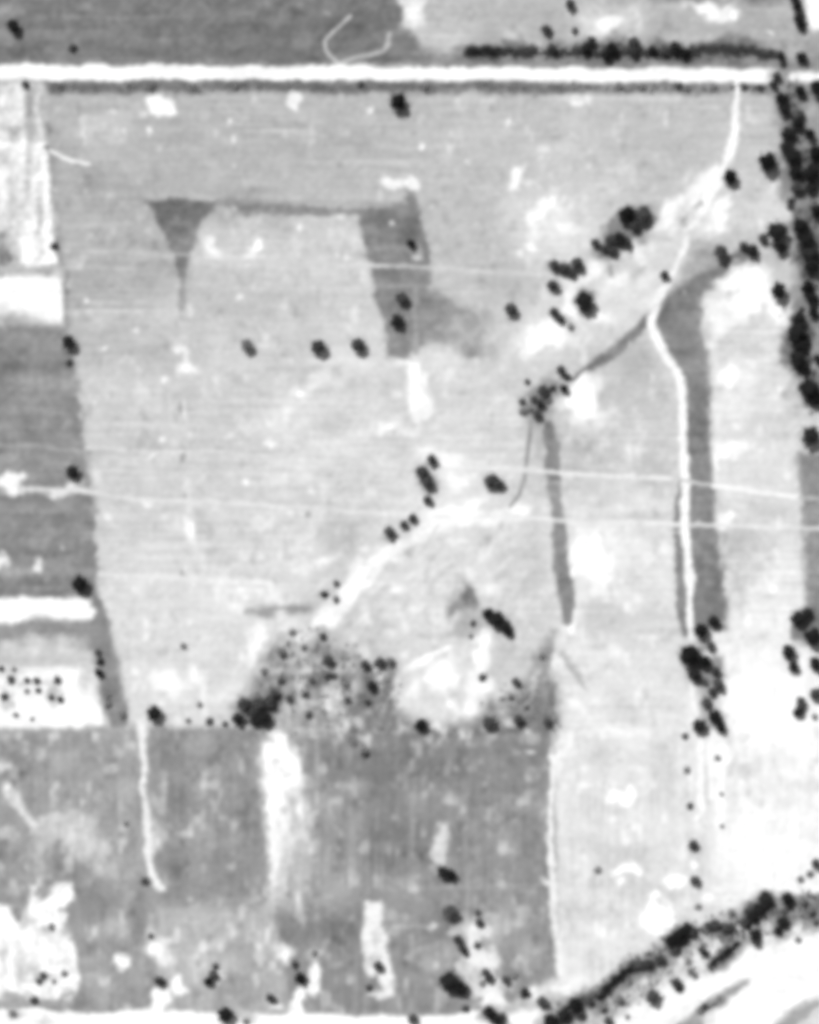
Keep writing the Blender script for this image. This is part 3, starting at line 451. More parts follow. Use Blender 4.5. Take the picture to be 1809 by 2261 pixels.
for a in [(1425,2165,14,9),(1470,2140,14,9),(1545,2080,14,10),(1530,2100,12,9),(1632,2056,14,10),(1690,2040,14,16),(1590,2085,10,8),(1400,2185,12,8),(1505,2120,12,10),(1755,2052,16,8)]:
    E(.98, a[0], a[1], a[2], a[3], -35, 6, .85)
tone += np.where(cls == c_e1, .028, 0) + np.where(cls == c_e2, .065, 0) + np.where(cls == c_main, .012, 0) + np.where(cls == c_e3, .03, 0) + np.where(np.isin(cls, [c_l3, c_l4, c_l6]), .035 * vnoise(400, 34, 81) + .02 * vnoise(300, 14, 82), 0) + np.where(cls == c_l1, .01 + .10 * vnoise(13, 120, 83), 0) + np.where(cls == c_r, .035, 0)
low = np.isin(cls, [c_sw, c_s1, c_s2, c_s3, c_scrub, c_tongue, c_clear])
f1 = vnoise(30, 36, 61) + .6 * vnoise(14, 18, 62); f2 = vnoise(24, 30, 63) + .6 * vnoise(12, 14, 64)
tone += np.where(low, .17 * sstep(.25, 1.2, f1) - .07 * sstep(.3, 1.2, f2), 0) + np.where(np.isin(cls, [c_sw, c_s3]), .03, 0)
tone += np.where(np.isin(cls, [c_main, c_e1, c_e2, c_r, c_ne]), .085 * sstep(.4, 1.3, f1) - .06 * sstep(.4, 1.3, f2), 0)
tone += np.where(cls == c_e3, -.09 * sstep(.2, 1.1, f1), 0)
L(1.06, [(1545,1640),(1550,1800)], 14, 6); L(1.06, [(1592,1650),(1592,1820)], 18, 7); L(1.05, [(1568,1640),(1572,1760)], 12, 6); P(1.05, [(1570,1830),(1660,1800),(1809,1830),(1809,1945),(1640,1950),(1560,1900)], 22, op=.7)

# ---- natural mottling: soil, stubble rows and trampled spots
n = 0.55 * vnoise(46, 30, 21) + 0.5 * vnoise(20, 15, 22) + 0.35 * vnoise(10, 9, 23) + 0.5 * vnoise(120, 90, 24)
streak = vnoise(120, 7, 25) * 0.7 + vnoise(60, 11, 26) * 0.5 + vnoise(240, 5, 30) * .6
vstreak = vnoise(8, 90, 27)
isr = np.isin(cls, [c_sw, c_s1, c_s2, c_s3, c_e2, c_e3, c_tongue])
amp = np.where(tone < .7, .040, .036)
tone += amp * n + np.where(isr, .018 * vstreak, .015 * streak)
grs = np.isin(cls, [c_tri, c_patch, c_band, c_gstrip, c_verge, c_nverge, c_nw, c_l3, c_l4])
tone += np.where(grs | np.isin(cls, [c_ditch, c_ditch2, c_belt]), .04 * vnoise(24, 18, 31) + .03 * vnoise(10, 10, 32), 0)
for _ in range(70):
    x_, y_ = rng.uniform(130, 1200), rng.uniform(215, 1400); l_ = rng.uniform(40, 160)
    L(rng.uniform(.84, .95), [(x_, y_), (x_ + l_ * .5, y_ + rng.uniform(-2, 3)), (x_ + l_, y_ + rng.uniform(0, 6))], rng.uniform(4, 8), 4, op=rng.uniform(.15, .45), breakup=.5, seed=8)
scr = np.isin(cls, [c_scrub, c_bank, c_l1, c_swb])
tone += np.where(scr, .08 * vnoise(17, 22, 28) + .06 * vnoise(8, 9, 29), 0)
for _ in range(110):
    E(min(1.02, .86 + .14 * rng.random()), rng.uniform(120, 1700), rng.uniform(215, 1600), rng.uniform(3, 7), rng.uniform(3, 6), rng.uniform(0, 180), 3.5, rng.uniform(.2, .8))
for _ in range(60):
    E(.8, rng.uniform(0, 1200), rng.uniform(1620, 2220), rng.uniform(3, 6), rng.uniform(3, 6), rng.uniform(0, 180), 3.5, rng.uniform(.2, .8))
patchy = np.clip(.55 + .8 * vnoise(160, 50, 71), 0, 1.2)
hst = vnoise(150, 3.6, 72) + .7 * vnoise(70, 4.2, 73); vst = vnoise(4.2, 110, 74) + .7 * vnoise(6, 60, 75)
tone += np.where(isr, .026 * vst, .028 * hst) * patchy
tone += .020 * vnoise(4.2, 4.2, 76) + .022 * vnoise(8, 7, 77) + .006 * rng.standard_normal(tone.shape)
tone = np.clip(tone, .36, 1.07)
edge = np.minimum(np.minimum(X0 + M, 1809 + M - X0), np.minimum(Y0 + M, 2261 + M - Y0))
hgt *= sstep(0, 60, edge)
hgt[0, :] = hgt[-1, :] = 0; hgt[:, 0] = hgt[:, -1] = 0

def to_lin(d): return np.where(d <= .04045, d / 12.92, ((d + .055) / 1.055) ** 2.4)
ALB = to_lin(tone) / GAIN

def z_at(x, y):
    i = int(np.clip((x + M) / CELL, 0, NX - 1)); j = int(np.clip((y + M) / CELL, 0, NY - 1))
    return float(hgt[j, i])

# ------------------------------------------------------------------ materials
def mat(name):
    m = bpy.data.materials.new(name); m.use_nodes = True
    nt = m.node_tree; nt.nodes.clear()
    out = nt.nodes.new('ShaderNodeOutputMaterial')
    b = nt.nodes.new('ShaderNodeBsdfPrincipled')
    b.inputs['Roughness'].default_value = 1.0
    b.inputs['Specular IOR Level'].default_value = 0.0
    nt.links.new(b.outputs[0], out.inputs['Surface'])
    return m, nt, b

def land_mat(name, scales, amt, bump, stretch=(1, 1, 1)):
    m, nt, b = mat(name); N = nt.nodes.new; K = nt.links.new
    at = N('ShaderNodeAttribute'); at.attribute_name = 'reflectance'
    tc = N('ShaderNodeTexCoord'); mp = N('ShaderNodeMapping'); mp.inputs['Scale'].default_value = stretch
    K(tc.outputs['Object'], mp.inputs['Vector'])
    acc = None
    for sc_ in scales:
        nz = N('ShaderNodeTexNoise'); nz.inputs['Scale'].default_value = sc_; nz.inputs['Detail'].default_value = 4
        nz.inputs['Roughness'].default_value = .6
        K(mp.outputs[0], nz.inputs['Vector'])
        if acc is None: acc = nz.outputs[0]
        else:
            ad = N('ShaderNodeMath'); ad.operation = 'ADD'; K(acc, ad.inputs[0]); K(nz.outputs[0], ad.inputs[1]); acc = ad.outputs[0]
    mr = N('ShaderNodeMapRange')
    k = len(scales)
    mr.inputs['From Min'].default_value = .25 * k; mr.inputs['From Max'].default_value = .75 * k
    mr.inputs['To Min'].default_value = 1 - amt; mr.inputs['To Max'].default_value = 1 + amt
    K(acc, mr.inputs['Value'])
    mu = N('ShaderNodeMath'); mu.operation = 'MULTIPLY'; K(at.outputs['Fac'], mu.inputs[0]); K(mr.outputs[0], mu.inputs[1])
    cb = N('ShaderNodeCombineColor')
    for i in range(3): K(mu.outputs[0], cb.inputs[i])
    K(cb.outputs[0], b.inputs['Base Color'])
    bp = N('ShaderNodeBump'); bp.inputs['Strength'].default_value = bump; bp.inputs['Distance'].default_value = .05
    K(acc, bp.inputs['Height']); K(bp.outputs[0], b.inputs['Normal'])
    return m

MATS = {
 'crop': land_mat('stubble_land', (.25, .9), .09, .25, (.45, 1, 1)),
 'grass': land_mat('rough_grass', (.22, .8, 2.5), .17, .35),
 'soil': land_mat('bare_soil', (.2, .8), .08, .2),
 'gravel': land_mat('pale_gravel', (.35, 2.0), .06, .2)}

def leaf_mat(name, lo, hi):
    m, nt, b = mat(name); N = nt.nodes.new; K = nt.links.new
    tc = N('ShaderNodeTexCoord'); nz = N('ShaderNodeTexNoise'); nz.inputs['Scale'].default_value = 2.0; nz.inputs['Detail'].default_value = 3
    K(tc.outputs['Object'], nz.inputs['Vector'])
    oi = N('ShaderNodeObjectInfo')
    ad = N('ShaderNodeMath'); ad.operation = 'MULTIPLY_ADD'; K(oi.outputs['Random'], ad.inputs[0]); ad.inputs[1].default_value = .5
    K(nz.outputs[0], ad.inputs[2])
    mr = N('ShaderNodeMapRange'); mr.inputs['From Min'].default_value = .3; mr.inputs['From Max'].default_value = 1.2
    mr.inputs['To Min'].default_value = lo; mr.inputs['To Max'].default_value = hi
    K(ad.outputs[0], mr.inputs['Value'])
    cb = N('ShaderNodeCombineColor')
    for i in range(3): K(mr.outputs[0], cb.inputs[i])
    K(cb.outputs[0], b.inputs['Base Color'])
    return m
LEAF = [leaf_mat('dark_foliage', .010, .048), leaf_mat('dull_foliage', .05, .12), leaf_mat('dry_foliage', .16, .30)]
def bark():
    m, nt, b = mat('bark'); N = nt.nodes.new; K = nt.links.new
    nz = N('ShaderNodeTexNoise'); nz.inputs['Scale'].default_value = 8
    mr = N('ShaderNodeMapRange'); mr.inputs['To Min'].default_value = .05; mr.inputs['To Max'].default_value = .14
    K(nz.outputs[0], mr.inputs['Value']); cb = N('ShaderNodeCombineColor')
    for i in range(3): K(mr.outputs[0], cb.inputs[i])
    K(cb.outputs[0], b.inputs['Base Color']); return m
BARK = bark()
def far_mat():
    m, nt, b = mat('far_farmland'); N = nt.nodes.new; K = nt.links.new
    tc = N('ShaderNodeTexCoord'); vo = N('ShaderNodeTexVoronoi'); vo.inputs['Scale'].default_value = .006; vo.distance = 'MANHATTAN'
    K(tc.outputs['Object'], vo.inputs['Vector'])
    sp = N('ShaderNodeSeparateColor'); K(vo.outputs['Color'], sp.inputs[0])
    nz = N('ShaderNodeTexNoise'); nz.inputs['Scale'].default_value = .05; nz.inputs['Detail'].default_value = 6; K(tc.outputs['Object'], nz.inputs['Vector'])
    mr = N('ShaderNodeMapRange'); mr.inputs['To Min'].default_value = .2; mr.inputs['To Max'].default_value = .45; K(sp.outputs[0], mr.inputs['Value'])
    mr2 = N('ShaderNodeMapRange'); mr2.inputs['From Min'].default_value = .3; mr2.inputs['From Max'].default_value = .7; mr2.inputs['To Min'].default_value = .85; mr2.inputs['To Max'].default_value = 1.15; K(nz.outputs[0], mr2.inputs['Value'])
    mu = N('ShaderNodeMath'); mu.operation = 'MULTIPLY'; K(mr.outputs[0], mu.inputs[0]); K(mr2.outputs[0], mu.inputs[1])
    cb = N('ShaderNodeCombineColor')
    for i in range(3): K(mu.outputs[0], cb.inputs[i])
    K(cb.outputs[0], b.inputs['Base Color']); return m

# ------------------------------------------------------------------ land meshes: every class one sheet, all meeting edge to edge
def link(name, me, parent=None):
    o = bpy.data.objects.new(name, me); col.objects.link(o)
    if parent: o.parent = parent
    return o

def np_mesh(name, co, quads):
    me = bpy.data.meshes.new(name)
    nq = len(quads)
    me.vertices.add(len(co)); me.vertices.foreach_set('co', co.astype(np.float32).ravel())
    me.loops.add(nq * 4); me.loops.foreach_set('vertex_index', quads.astype(np.int32).ravel())
    me.polygons.add(nq); me.polygons.foreach_set('loop_start', np.arange(0, nq * 4, 4, dtype=np.int32))
    me.update(calc_edges=True)
    return me

ccell = cls[:-1, :-1]
vid = np.arange(NX * NY).reshape(NY, NX)
Q = np.stack([vid[1:, :-1], vid[1:, 1:], vid[:-1, 1:], vid[:-1, :-1]], -1)
CO = np.stack([(X0 - CX) * S, (CY - Y0) * S, hgt], -1).reshape(-1, 3)
AF = ALB.reshape(-1)
for k in range(1, len(CLASSES)):
    name, label, cat, mk = CLASSES[k]
    q = Q[ccell == k]
    if not len(q): continue
    u, inv = np.unique(q, return_inverse=True)
    me = np_mesh(name, CO[u], inv.reshape(q.shape))
    me.attributes.new('reflectance', 'FLOAT', 'POINT').data.foreach_set('value', AF[u].astype(np.float32))
    me.polygons.foreach_set('use_smooth', np.ones(len(q), bool))
    me.materials.append(MATS[mk])
    o = link(name, me)
    o['kind'] = 'structure'; o['label'] = label; o['category'] = cat
# open country all round, out to the horizon
xa, xb = wx(xs[0]), wx(xs[-1]); ya, yb = wy(ys[-1]), wy(ys[0]); F = 9000.0
gv = [(-F,-F,0),(F,-F,0),(F,F,0),(-F,F,0),(xa,ya,0),(xb,ya,0),(xb,yb,0),(xa,yb,0)]
me = bpy.data.meshes.new('ground'); me.from_pydata(gv, [], [(0,1,5,4),(1,2,6,5),(2,3,7,6),(3,0,4,7)]); me.materials.append(far_mat())
o = link('ground', me); o['kind'] = 'structure'; o['label'] = 'open farmland stretching away beyond the photographed fields'; o['category'] = 'ground'

# ------------------------------------------------------------------ trees and shrubs
def tube(V, Fc, p0, p1, r0, r1, n=6):
    p0 = Vector(p0); p1 = Vector(p1); d = (p1 - p0).normalized()
    a = d.orthogonal().normalized(); b = d.cross(a); s = len(V)
    for p, r in ((p0, r0), (p1, r1)):
        for i in range(n):
            t = 2 * math.pi * i / n
            V.append(tuple(p + r * (math.cos(t) * a + math.sin(t) * b)))
    for i in range(n):
        j = (i + 1) % n; Fc.append((s + i, s + j, s + n + j, s + n + i))

def leaf_cards(V, Fc, c, size, r):
    nrm = Vector((r.gauss(0, 1), r.gauss(0, 1), r.gauss(.5, 1))).normalized()
    a = nrm.orthogonal().normalized(); b = nrm.cross(a)
    t = r.uniform(0, math.pi); a, b = math.cos(t) * a + math.sin(t) * b, math.cos(t) * b - math.sin(t) * a
    w_ = size * r.uniform(.7, 1.3); h_ = size * r.uniform(.5, .9); s = len(V)
    for q in (-w_ * a, -h_ * b, w_ * a, h_ * b): V.append(tuple(c + q))
    Fc.append((s, s + 1, s + 2, s + 3))

def pymesh(name, V, Fc, m):
    me = bpy.data.meshes.new(name); me.from_pydata(V, [], Fc); me.materials.append(m); me.update(); return me

def tree_proto(seed, lean):
    r = random.Random(seed)
    lobes = [(Vector((0, 0, 1.15)), .74), (Vector((0, 0, .75)), .5)]
    for i in range(8):
        a = 2 * math.pi * i / 8 + r.uniform(-.35, .35); d = r.uniform(.38, .66)
        lobes.append((Vector((math.cos(a) * d, math.sin(a) * d, r.uniform(.85, 1.45))), r.uniform(.30, .46)))
    lobes.append((Vector((r.uniform(-.2, .2), r.uniform(-.2, .2), 1.62)), .40))
    V, Fc = [], []
    for c, rad in lobes:
        for _ in range(int(620 * rad)):
            d = Vector((r.gauss(0, 1), r.gauss(0, 1), r.gauss(0, 1))).normalized()
            leaf_cards(V, Fc, c + d * rad * (r.random() ** .4) * r.uniform(.85, 1.1) * Vector((1, 1, .85)).length / 1.65, .095, r)
    for _ in range(130):
        a = r.uniform(0, 2 * math.pi); d = r.uniform(.8, 1.16) * (1 + .12 * math.sin(3 * a + seed))
        leaf_cards(V, Fc, Vector((math.cos(a) * d, math.sin(a) * d, r.uniform(.55, 1.3))), .075, r)
    crowns = [pymesh('crown', V, Fc, LEAF[k]) for k in range(3)]
    V, Fc = [], []
    tube(V, Fc, (0, 0, -.08), (lean * .1, .03, .5), .11, .085); tube(V, Fc, (lean * .1, .03, .5), (lean * .15, .02, 1.2), .085, .045)
    for c, rad in lobes[2:8]:
        tube(V, Fc, (lean * .1, .03, r.uniform(.4, .7)), tuple(c * .85), .05, .018, 5)
    return crowns, pymesh('trunk', V, Fc, BARK)

def shrub_proto(seed):
    r = random.Random(seed); V, Fc = [], []
    lobes = [(Vector((0, 0, .55)), .62)]
    for i in range(6):
        a = 2 * math.pi * i / 6 + r.uniform(-.4, .4); d = r.uniform(.4, .66)
        lobes.append((Vector((math.cos(a) * d, math.sin(a) * d, r.uniform(.28, .7))), r.uniform(.28, .42)))
    for c, rad in lobes:
        for _ in range(int(460 * rad)):
            d = Vector((r.gauss(0, 1), r.gauss(0, 1), r.gauss(0, 1))).normalized()
            p = c + d * rad * r.random() ** .4
            p.z = max(p.z, .04); leaf_cards(V, Fc, p, .11, r)
    for _ in range(90):
        a = r.uniform(0, 2 * math.pi); d = r.uniform(.8, 1.2)
        leaf_cards(V, Fc, Vector((math.cos(a) * d, math.sin(a) * d, r.uniform(.08, .5))), .09, r)
    fol = [pymesh('foliage', V, Fc, LEAF[k]) for k in range(3)]
    V, Fc = [], []
    for c, rad in lobes[:5]: tube(V, Fc, (c.x * .15, c.y * .15, -.06), tuple(c), .04, .015, 5)
    return fol, pymesh('stem', V, Fc, BARK)

TREES = [tree_proto(100 + i, (i % 3) - 1) for i in range(7)]
SHRUBS = [shrub_proto(200 + i) for i in range(5)]
ORD = ['first','second','third','fourth','fifth','sixth','seventh','eighth','ninth','tenth','eleventh','twelfth','thirteenth','fourteenth','fifteenth','sixteenth','seventeenth','eighteenth']
TONE = ['black', 'dark grey', 'pale grey']
LABELS = set()

def plant(x, y, r_, tn, kind, label, group):
    r = random.Random(int(x * 7919 + y * 104729))
    if kind == 'tree':
        crowns, trunk = TREES[r.randrange(len(TREES))]; me, part, st, stn = crowns[tn], 'crown', trunk, 'trunk'
        R = r_ * S * 1.04; H = R * r.uniform(.86, 1.06)
        ox, oy = -.16 * r_, -.22 * r_               # the mark on the plan is crown and cast shadow together
    else:
        fol, stem = SHRUBS[r.randrange(len(SHRUBS))]; me, part, st, stn = fol[tn], 'foliage', stem, 'stem'
        R = r_ * S * 1.08; H = R * r.uniform(.6, .85); ox, oy = -.12 * r_, -.16 * r_
    e = bpy.data.objects.new(kind, None); e.empty_display_size = .5; col.objects.link(e)
    e.location = (wx(x + ox), wy(y + oy), z_at(x + ox, y + oy))
    e.rotation_euler = (0, 0, r.uniform(0, 6.28)); e.scale = (R * r.uniform(.92, 1.08), R * r.uniform(.92, 1.08), H)
    e['label'] = label; e['category'] = kind
    if group: e['group'] = group
    link(part, me, e); link(stn, st, e)

def zone(where, order, group, items, only=None):
    """order: 'top', 'bottom' ... the side the counting starts from; items (x, y, r, tone)"""
    keyf = {'top': lambda i: i[1], 'bottom': lambda i: -i[1], 'left side': lambda i: i[0], 'right side': lambda i: -i[0]}[order]
    for kind in ('tree', 'shrub'):
        its = sorted([i for i in items if ('tree' if i[2] > 9.5 else 'shrub') == kind], key=keyf)
        for k, (x, y, r_, tn) in enumerate(its):
            big = 'large ' if r_ >= 17 else ('small ' if (kind == 'tree' and r_ <= 11) or (kind == 'shrub' and r_ <= 6) else '')
            if len(its) == 1: lab = f'{big}{TONE[tn]} {kind} {where}'
            else: lab = f'{big}{TONE[tn]} {kind} {where}, {ORD[k]} from the {order}'
            if len(lab.replace(',', '').split()) > 16: lab = lab.replace('large ', '').replace('small ', '').replace(' from the ', ' from ')
            if len(lab.replace(',', '').split()) > 16: lab = lab.replace('dark grey', 'grey').replace('pale grey', 'pale')
            assert lab not in LABELS and len(lab.replace(',', '').split()) <= 16, lab
            LABELS.add(lab)
            plant(x, y, r_, tn, kind, lab, group)

one = lambda where, x, y, r_, tn, g=None: zone(where, 'top', g, [(x, y, r_, tn)])
G1 = 'lone trees in the fields'
one('alone in the dark field corner above the white road', 34, 63, 14, 0, G1)
one('faint in the dark field above the white road', 162, 108, 9, 1)
one('in the pale verge at the far end of the road', 59, 188, 9, 1)
one('standing alone just below the white road', 882, 232, 19, 0, G1)
zone('above the hedge over the road', 'left side', 'trees above the roadside hedge', [(1260,14,12,1),(1208,70,12,1),(1271,70,8,1),(1220,112,11,1),(1308,93,11,1)])
zone('in the ragged dark line above the road', 'left side', 'trees in the roadside line', [(1294,112,13,0),(1340,128,12,0),(1352,112,14,0),(1402,98,13,1),(1400,118,13,1),(1441,115,11,0),(1466,118,11,1),(1491,110,14,0),(1513,122,12,0)])
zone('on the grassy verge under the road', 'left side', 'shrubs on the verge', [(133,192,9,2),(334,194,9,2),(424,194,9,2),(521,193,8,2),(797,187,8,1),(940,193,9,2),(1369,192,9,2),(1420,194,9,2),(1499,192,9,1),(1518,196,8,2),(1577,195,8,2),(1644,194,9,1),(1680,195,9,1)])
zone('where the road meets the tree belt', 'top', 'trees at the road end', [(1725,126,10,0),(1730,143,8,1),(1771,131,13,0),(1716,172,10,1),(1708,190,10,1)])
zone('in the top corner beside the white field', 'top', 'trees in the top corner', [(1760,18,13,0),(1766,46,14,0),(1770,62,10,0),(1752,-4,12,0)])
zone('in the belt just below the road end', 'top', 'trees of the upper belt', [(1768,206,13,0),(1804,199,17,0),(1727,224,15,0),(1731,246,14,0),(1768,255,11,1),(1764,277,14,0),(1789,300,12,0),(1741,301,17,0),(1738,332,15,0),(1752,352,18,0),(1804,346,19,0)])
zone('in the belt beside the single black trees', 'top', 'trees of the middle belt', [(1757,384,15,0),(1796,388,21,0),(1793,418,14,0),(1760,420,14,1),(1748,446,9,1),(1746,456,9,1),(1806,472,16,0)])
zone('between the winding track and the belt', 'top', 'single trees by the belt', [(1696,364,21,0),(1613,395,16,0),(1719,646,18,0)])
zone('in the row joining the grass strip to the belt', 'left side', 'row of trees to the belt', [(1592,562,17,1),(1643,545,10,1),(1662,558,15,0),(1686,530,11,1),(1715,520,23,0),(1724,552,14,0)])
zone('in the solid black belt on the edge', 'top', 'trees of the solid belt', [(1768,508,18,0),(1780,534,19,0),(1790,563,20,0),(1793,592,19,0),(1783,638,15,0),(1793,660,14,0),(1796,692,12,0),(1771,684,7,1)])
zone('at the belt edge beside the tall pale field', 'top', 'trees of the lower belt', [(1764,710,17,0),(1760,740,23,0),(1768,764,16,0),(1762,798,19,0),(1777,815,13,0),(1806,795,11,0),(1787,863,24,0),(1802,884,17,0)])
one('alone at the picture edge below the belt', 1790, 967, 22, 0, G1)
zone('in the dark clump above the ditch', 'top', 'trees of the dark clump', [(1386,478,20,0),(1422,480,18,1),(1402,500,14,1),(1369,530,14,0),(1350,534,13,1),(1316,540,11,1),(1338,552,11,1),(1353,557,12,1),(1386,540,11,1)])
zone('in the loose cluster left of the dark clump', 'left side', 'trees of the loose cluster', [(1226,590,13,1),(1248,597,13,1),(1276,586,14,1),(1263,606,11,1),(1222,634,13,1),(1292,670,22,0),(1224,692,10,1),(1236,706,10,1),(1262,723,8,2)])
one('right against the winding track', 1468, 610, 10, 1)
zone('alone in the big pale field near the cluster', 'top', G1, [(1130,688,15,1)])
zone('on the dark bent grass patch', 'top', 'trees on the bent grass patch', [(909,541,10,0),(891,663,14,1),(879,713,16,0)])
zone('in the row of three across the big field', 'left side', 'row of three field trees', [(548,766,15,2),(706,769,16,1),(794,767,16,1)])
zone('on the edge line of the big field', 'top', 'trees along the field edge', [(122,544,9,1),(156,760,15,0),(155,803,8,1),(164,1045,15,0),(181,1292,19,0)])
zone('in the dark thicket at the ditch end', 'top', 'thicket at the ditch end', [(1240,820,11,1),(1254,836,9,1),(1166,844,7,1),(1247,860,10,0),(1202,866,13,1),(1222,858,8,1),(1155,888,9,1),(1180,884,9,1),(1193,893,11,1),(1212,884,9,2),(1170,905,9,2),(1187,917,11,1),(1156,910,9,2)])
zone('above the bright diagonal track', 'top', 'trees above the diagonal track', [(955,1018,12,1),(934,1046,15,1),(946,1068,15,1),(946,1106,10,1),(1088,1066,17,1),(1106,1072,12,1),(912,1146,10,1),(893,1160,10,1),(862,1178,13,1)])
zone('at the lower end of the diagonal track', 'top', 'shrubs by the diagonal track', [(745,1290,8,1),(717,1314,9,0),(744,1326,8,1)])
zone('in the slanting clump above the round clearing', 'left side', 'slanting clump', [(1080,1358,13,0),(1098,1370,17,0),(1116,1384,14,0),(1124,1398,11,0)])
zone('dotted round the bright clearing', 'left side', 'shrubs round the clearing', [(931,1602,14,0),(1046,1378,7,1),(1041,1406,6,2),(1067,1496,9,1),(1083,1597,15,1),(1141,1507,10,1),(1130,1543,6,1),(1146,1591,12,1),(1164,1563,6,1),(1211,1596,10,1),(1198,1451,8,2)])
zone('in the middle of the scrubland', 'left side', 'scrubland shrubs', [(622,1441,10,2),(623,1505,9,1),(640,1545,9,1),(647,1397,8,2),(672,1430,8,2),(677,1536,9,1),(684,1580,9,1),(692,1505,8,1),(715,1408,9,1),(728,1460,12,1),(726,1494,9,1),(738,1494,8,1)])
zone('on the scrubland side facing the clearing', 'left side', 'scrubland shrubs by the clearing', [(765,1512,9,2),(769,1548,9,1),(783,1640,9,2),(807,1469,11,1),(812,1552,8,1),(823,1516,12,0),(841,1464,12,1),(863,1462,10,2),(804,1660,11,2)])
zone('in the dark heap above the white tongue', 'left side', 'trees above the white tongue', [(528,1590,14,0),(541,1556,14,1),(575,1556,16,1),(584,1588,19,0),(598,1552,14,1),(608,1532,11,1),(560,1574,12,1),(566,1596,11,0)])
zone('strung out beside the dark tree heap', 'left side', 'shrubs left of the heap', [(345,1579,17,0),(406,1428,7,2),(417,1592,6,2),(442,1557,7,2),(464,1595,9,1),(498,1599,7,1),(584,1484,9,2)])
zone('on the slanting grey strip of the field edge', 'top', 'shrubs of the slanting strip', [(219,1442,8,1),(223,1463,9,0),(221,1487,10,0),(237,1537,9,2),(240,1556,9,2),(273,1581,9,2)])
zone('on the dotted white plot', 'left side', 'shrubs on the dotted plot', [(4,1477,7,1),(11,1540,9,1),(27,1502,9,1),(32,1479,6,2),(36,1579,6,2),(61,1503,7,1),(61,1527,6,2),(72,1588,5,2),(83,1504,8,1),(86,1525,7,1),(115,1541,7,1),(128,1503,9,1),(135,1545,8,1)])
zone('in the clump at the foot of the winding track', 'top', 'clump at the track foot', [(1578,1374,13,0),(1549,1396,16,0),(1570,1427,10,1),(1524,1452,24,0),(1556,1462,15,0),(1581,1482,11,1),(1532,1492,16,0),(1558,1509,9,1),(1587,1514,14,1),(1572,1528,10,1)])
zone('trailing below the track-foot clump', 'top', 'trees trailing below the clump', [(1560,1552,12,1),(1580,1584,15,0),(1592,1607,12,0),(1546,1604,16,0),(1513,1627,8,1)])
zone('sprinkled down the white field edge', 'top', 'line down the white field', [(1585,1675,7,2),(1518,1702,8,2),(1524,1781,8,1),(1594,1754,5,2),(1531,1866,12,1),(1595,1825,5,2),(1536,1945,12,1),(1543,2003,8,2),(1321,1922,9,2)])
zone('on the edge below the dark strip', 'top', 'trees on the lower edge', [(1763,1368,18,0),(1784,1356,13,0),(1796,1408,20,0),(1742,1442,16,0),(1752,1474,12,0),(1802,1468,16,0),(1802,1534,15,1),(1769,1552,12,1),(1764,1573,13,0),(1800,1584,8,2)])
zone('at the edge above the river bank', 'top', 'shrubs above the bank', [(1803,1908,12,1),(1768,1943,8,2),(1790,1930,9,2)])
zone('in the bottom corner by the white ground', 'left side', 'shrubs of the bottom corner', [(29,2238,9,2),(77,2210,9,1),(88,2168,8,1),(98,2154,8,1),(144,2150,8,2),(115,2048,8,2),(120,2168,6,2)])
zone('spread along the bottom lane', 'left side', 'trees along the bottom lane', [(354,2167,12,1),(322,1947,9,1),(334,2068,6,1),(279,1820,6,2),(477,2134,8,1),(474,2152,10,1),(463,2166,11,0),(502,2243,18,0),(600,2204,11,1),(913,2249,11,1),(545,2257,8,2)])
zone('near the white yard strips by the lane', 'left side', 'trees by the yard strips', [(654,2131,9,1),(666,2161,14,0),(695,2105,8,2),(837,2134,11,1),(816,2181,8,1)])
zone('in the column down the dark lower field', 'top', 'column in the lower field', [(980,1927,14,0),(998,1933,12,0),(997,2016,17,1),(1056,2016,7,1),(1059,2038,10,1),(1012,2074,10,1),(1022,2092,10,1),(1032,2108,8,1),(1056,2088,9,1)])
zone('round the white lane end', 'left side', 'trees at the lane end', [(1000,2168,23,0),(1020,2184,16,0),(1031,2228,9,1),(1074,2148,10,1),(1082,2160,11,1),(1066,2172,8,2),(1119,2165,10,1),(1136,2156,9,2),(1161,2190,10,0),(1156,2200,7,1),(1199,2212,13,1),(1082,2236,15,0),(1098,2250,14,0),(1110,2244,10,1)])
zone('in the upper bank row, lower half', 'left side', 'bank trees, lower row', [(1220,2256,18,0),(1246,2240,15,0),(1270,2218,16,0),(1282,2240,12,1),(1302,2210,11,1),(1344,2256,11,1),(1369,2208,10,2),(1387,2247,6,2),(1215,2262,14,0),(1330,2225,10,2)])
zone('in the upper bank row, middle', 'left side', 'bank trees, middle row', [(1412,2130,11,1),(1432,2128,12,1),(1458,2118,13,1),(1484,2078,16,0),(1500,2064,16,0),(1516,2050,14,0),(1490,2096,11,1),(1528,2058,10,1)])
zone('on the gravel below the bank', 'left side', 'shrubs on the gravel', [(1443,2202,16,1),(1495,2172,13,1),(1503,2186,9,1),(1520,2126,8,2),(1526,2146,9,2),(1536,2156,8,2),(1764,2076,8,2)])
zone('in the tangled part of the bank', 'left side', 'tangled bank trees', [(1550,2098,10,1),(1560,2110,9,1),(1566,2046,10,1),(1580,2042,12,1),(1604,2050,11,1),(1616,2016,9,2),(1618,2050,9,1),(1588,2066,9,2),(1646,2036,11,1),(1610,2072,9,2)])
zone('at the upper end of the bank', 'left side', 'upper bank trees', [(1660,2024,13,0),(1674,2008,15,0),(1690,1986,17,0),(1650,2012,9,1),(1667,2064,14,0),(1670,2080,11,1),(1717,2056,10,0),(1728,2036,13,0),(1731,2014,9,1),(1739,1986,15,0),(1803,2040,7,1),(1772,1990,10,2),(1790,2010,10,2)])
zone('on the far bank strip', 'left side', 'far bank shrubs', [(1548,2232,9,2),(1556,2224,9,1),(1590,2206,8,2)])

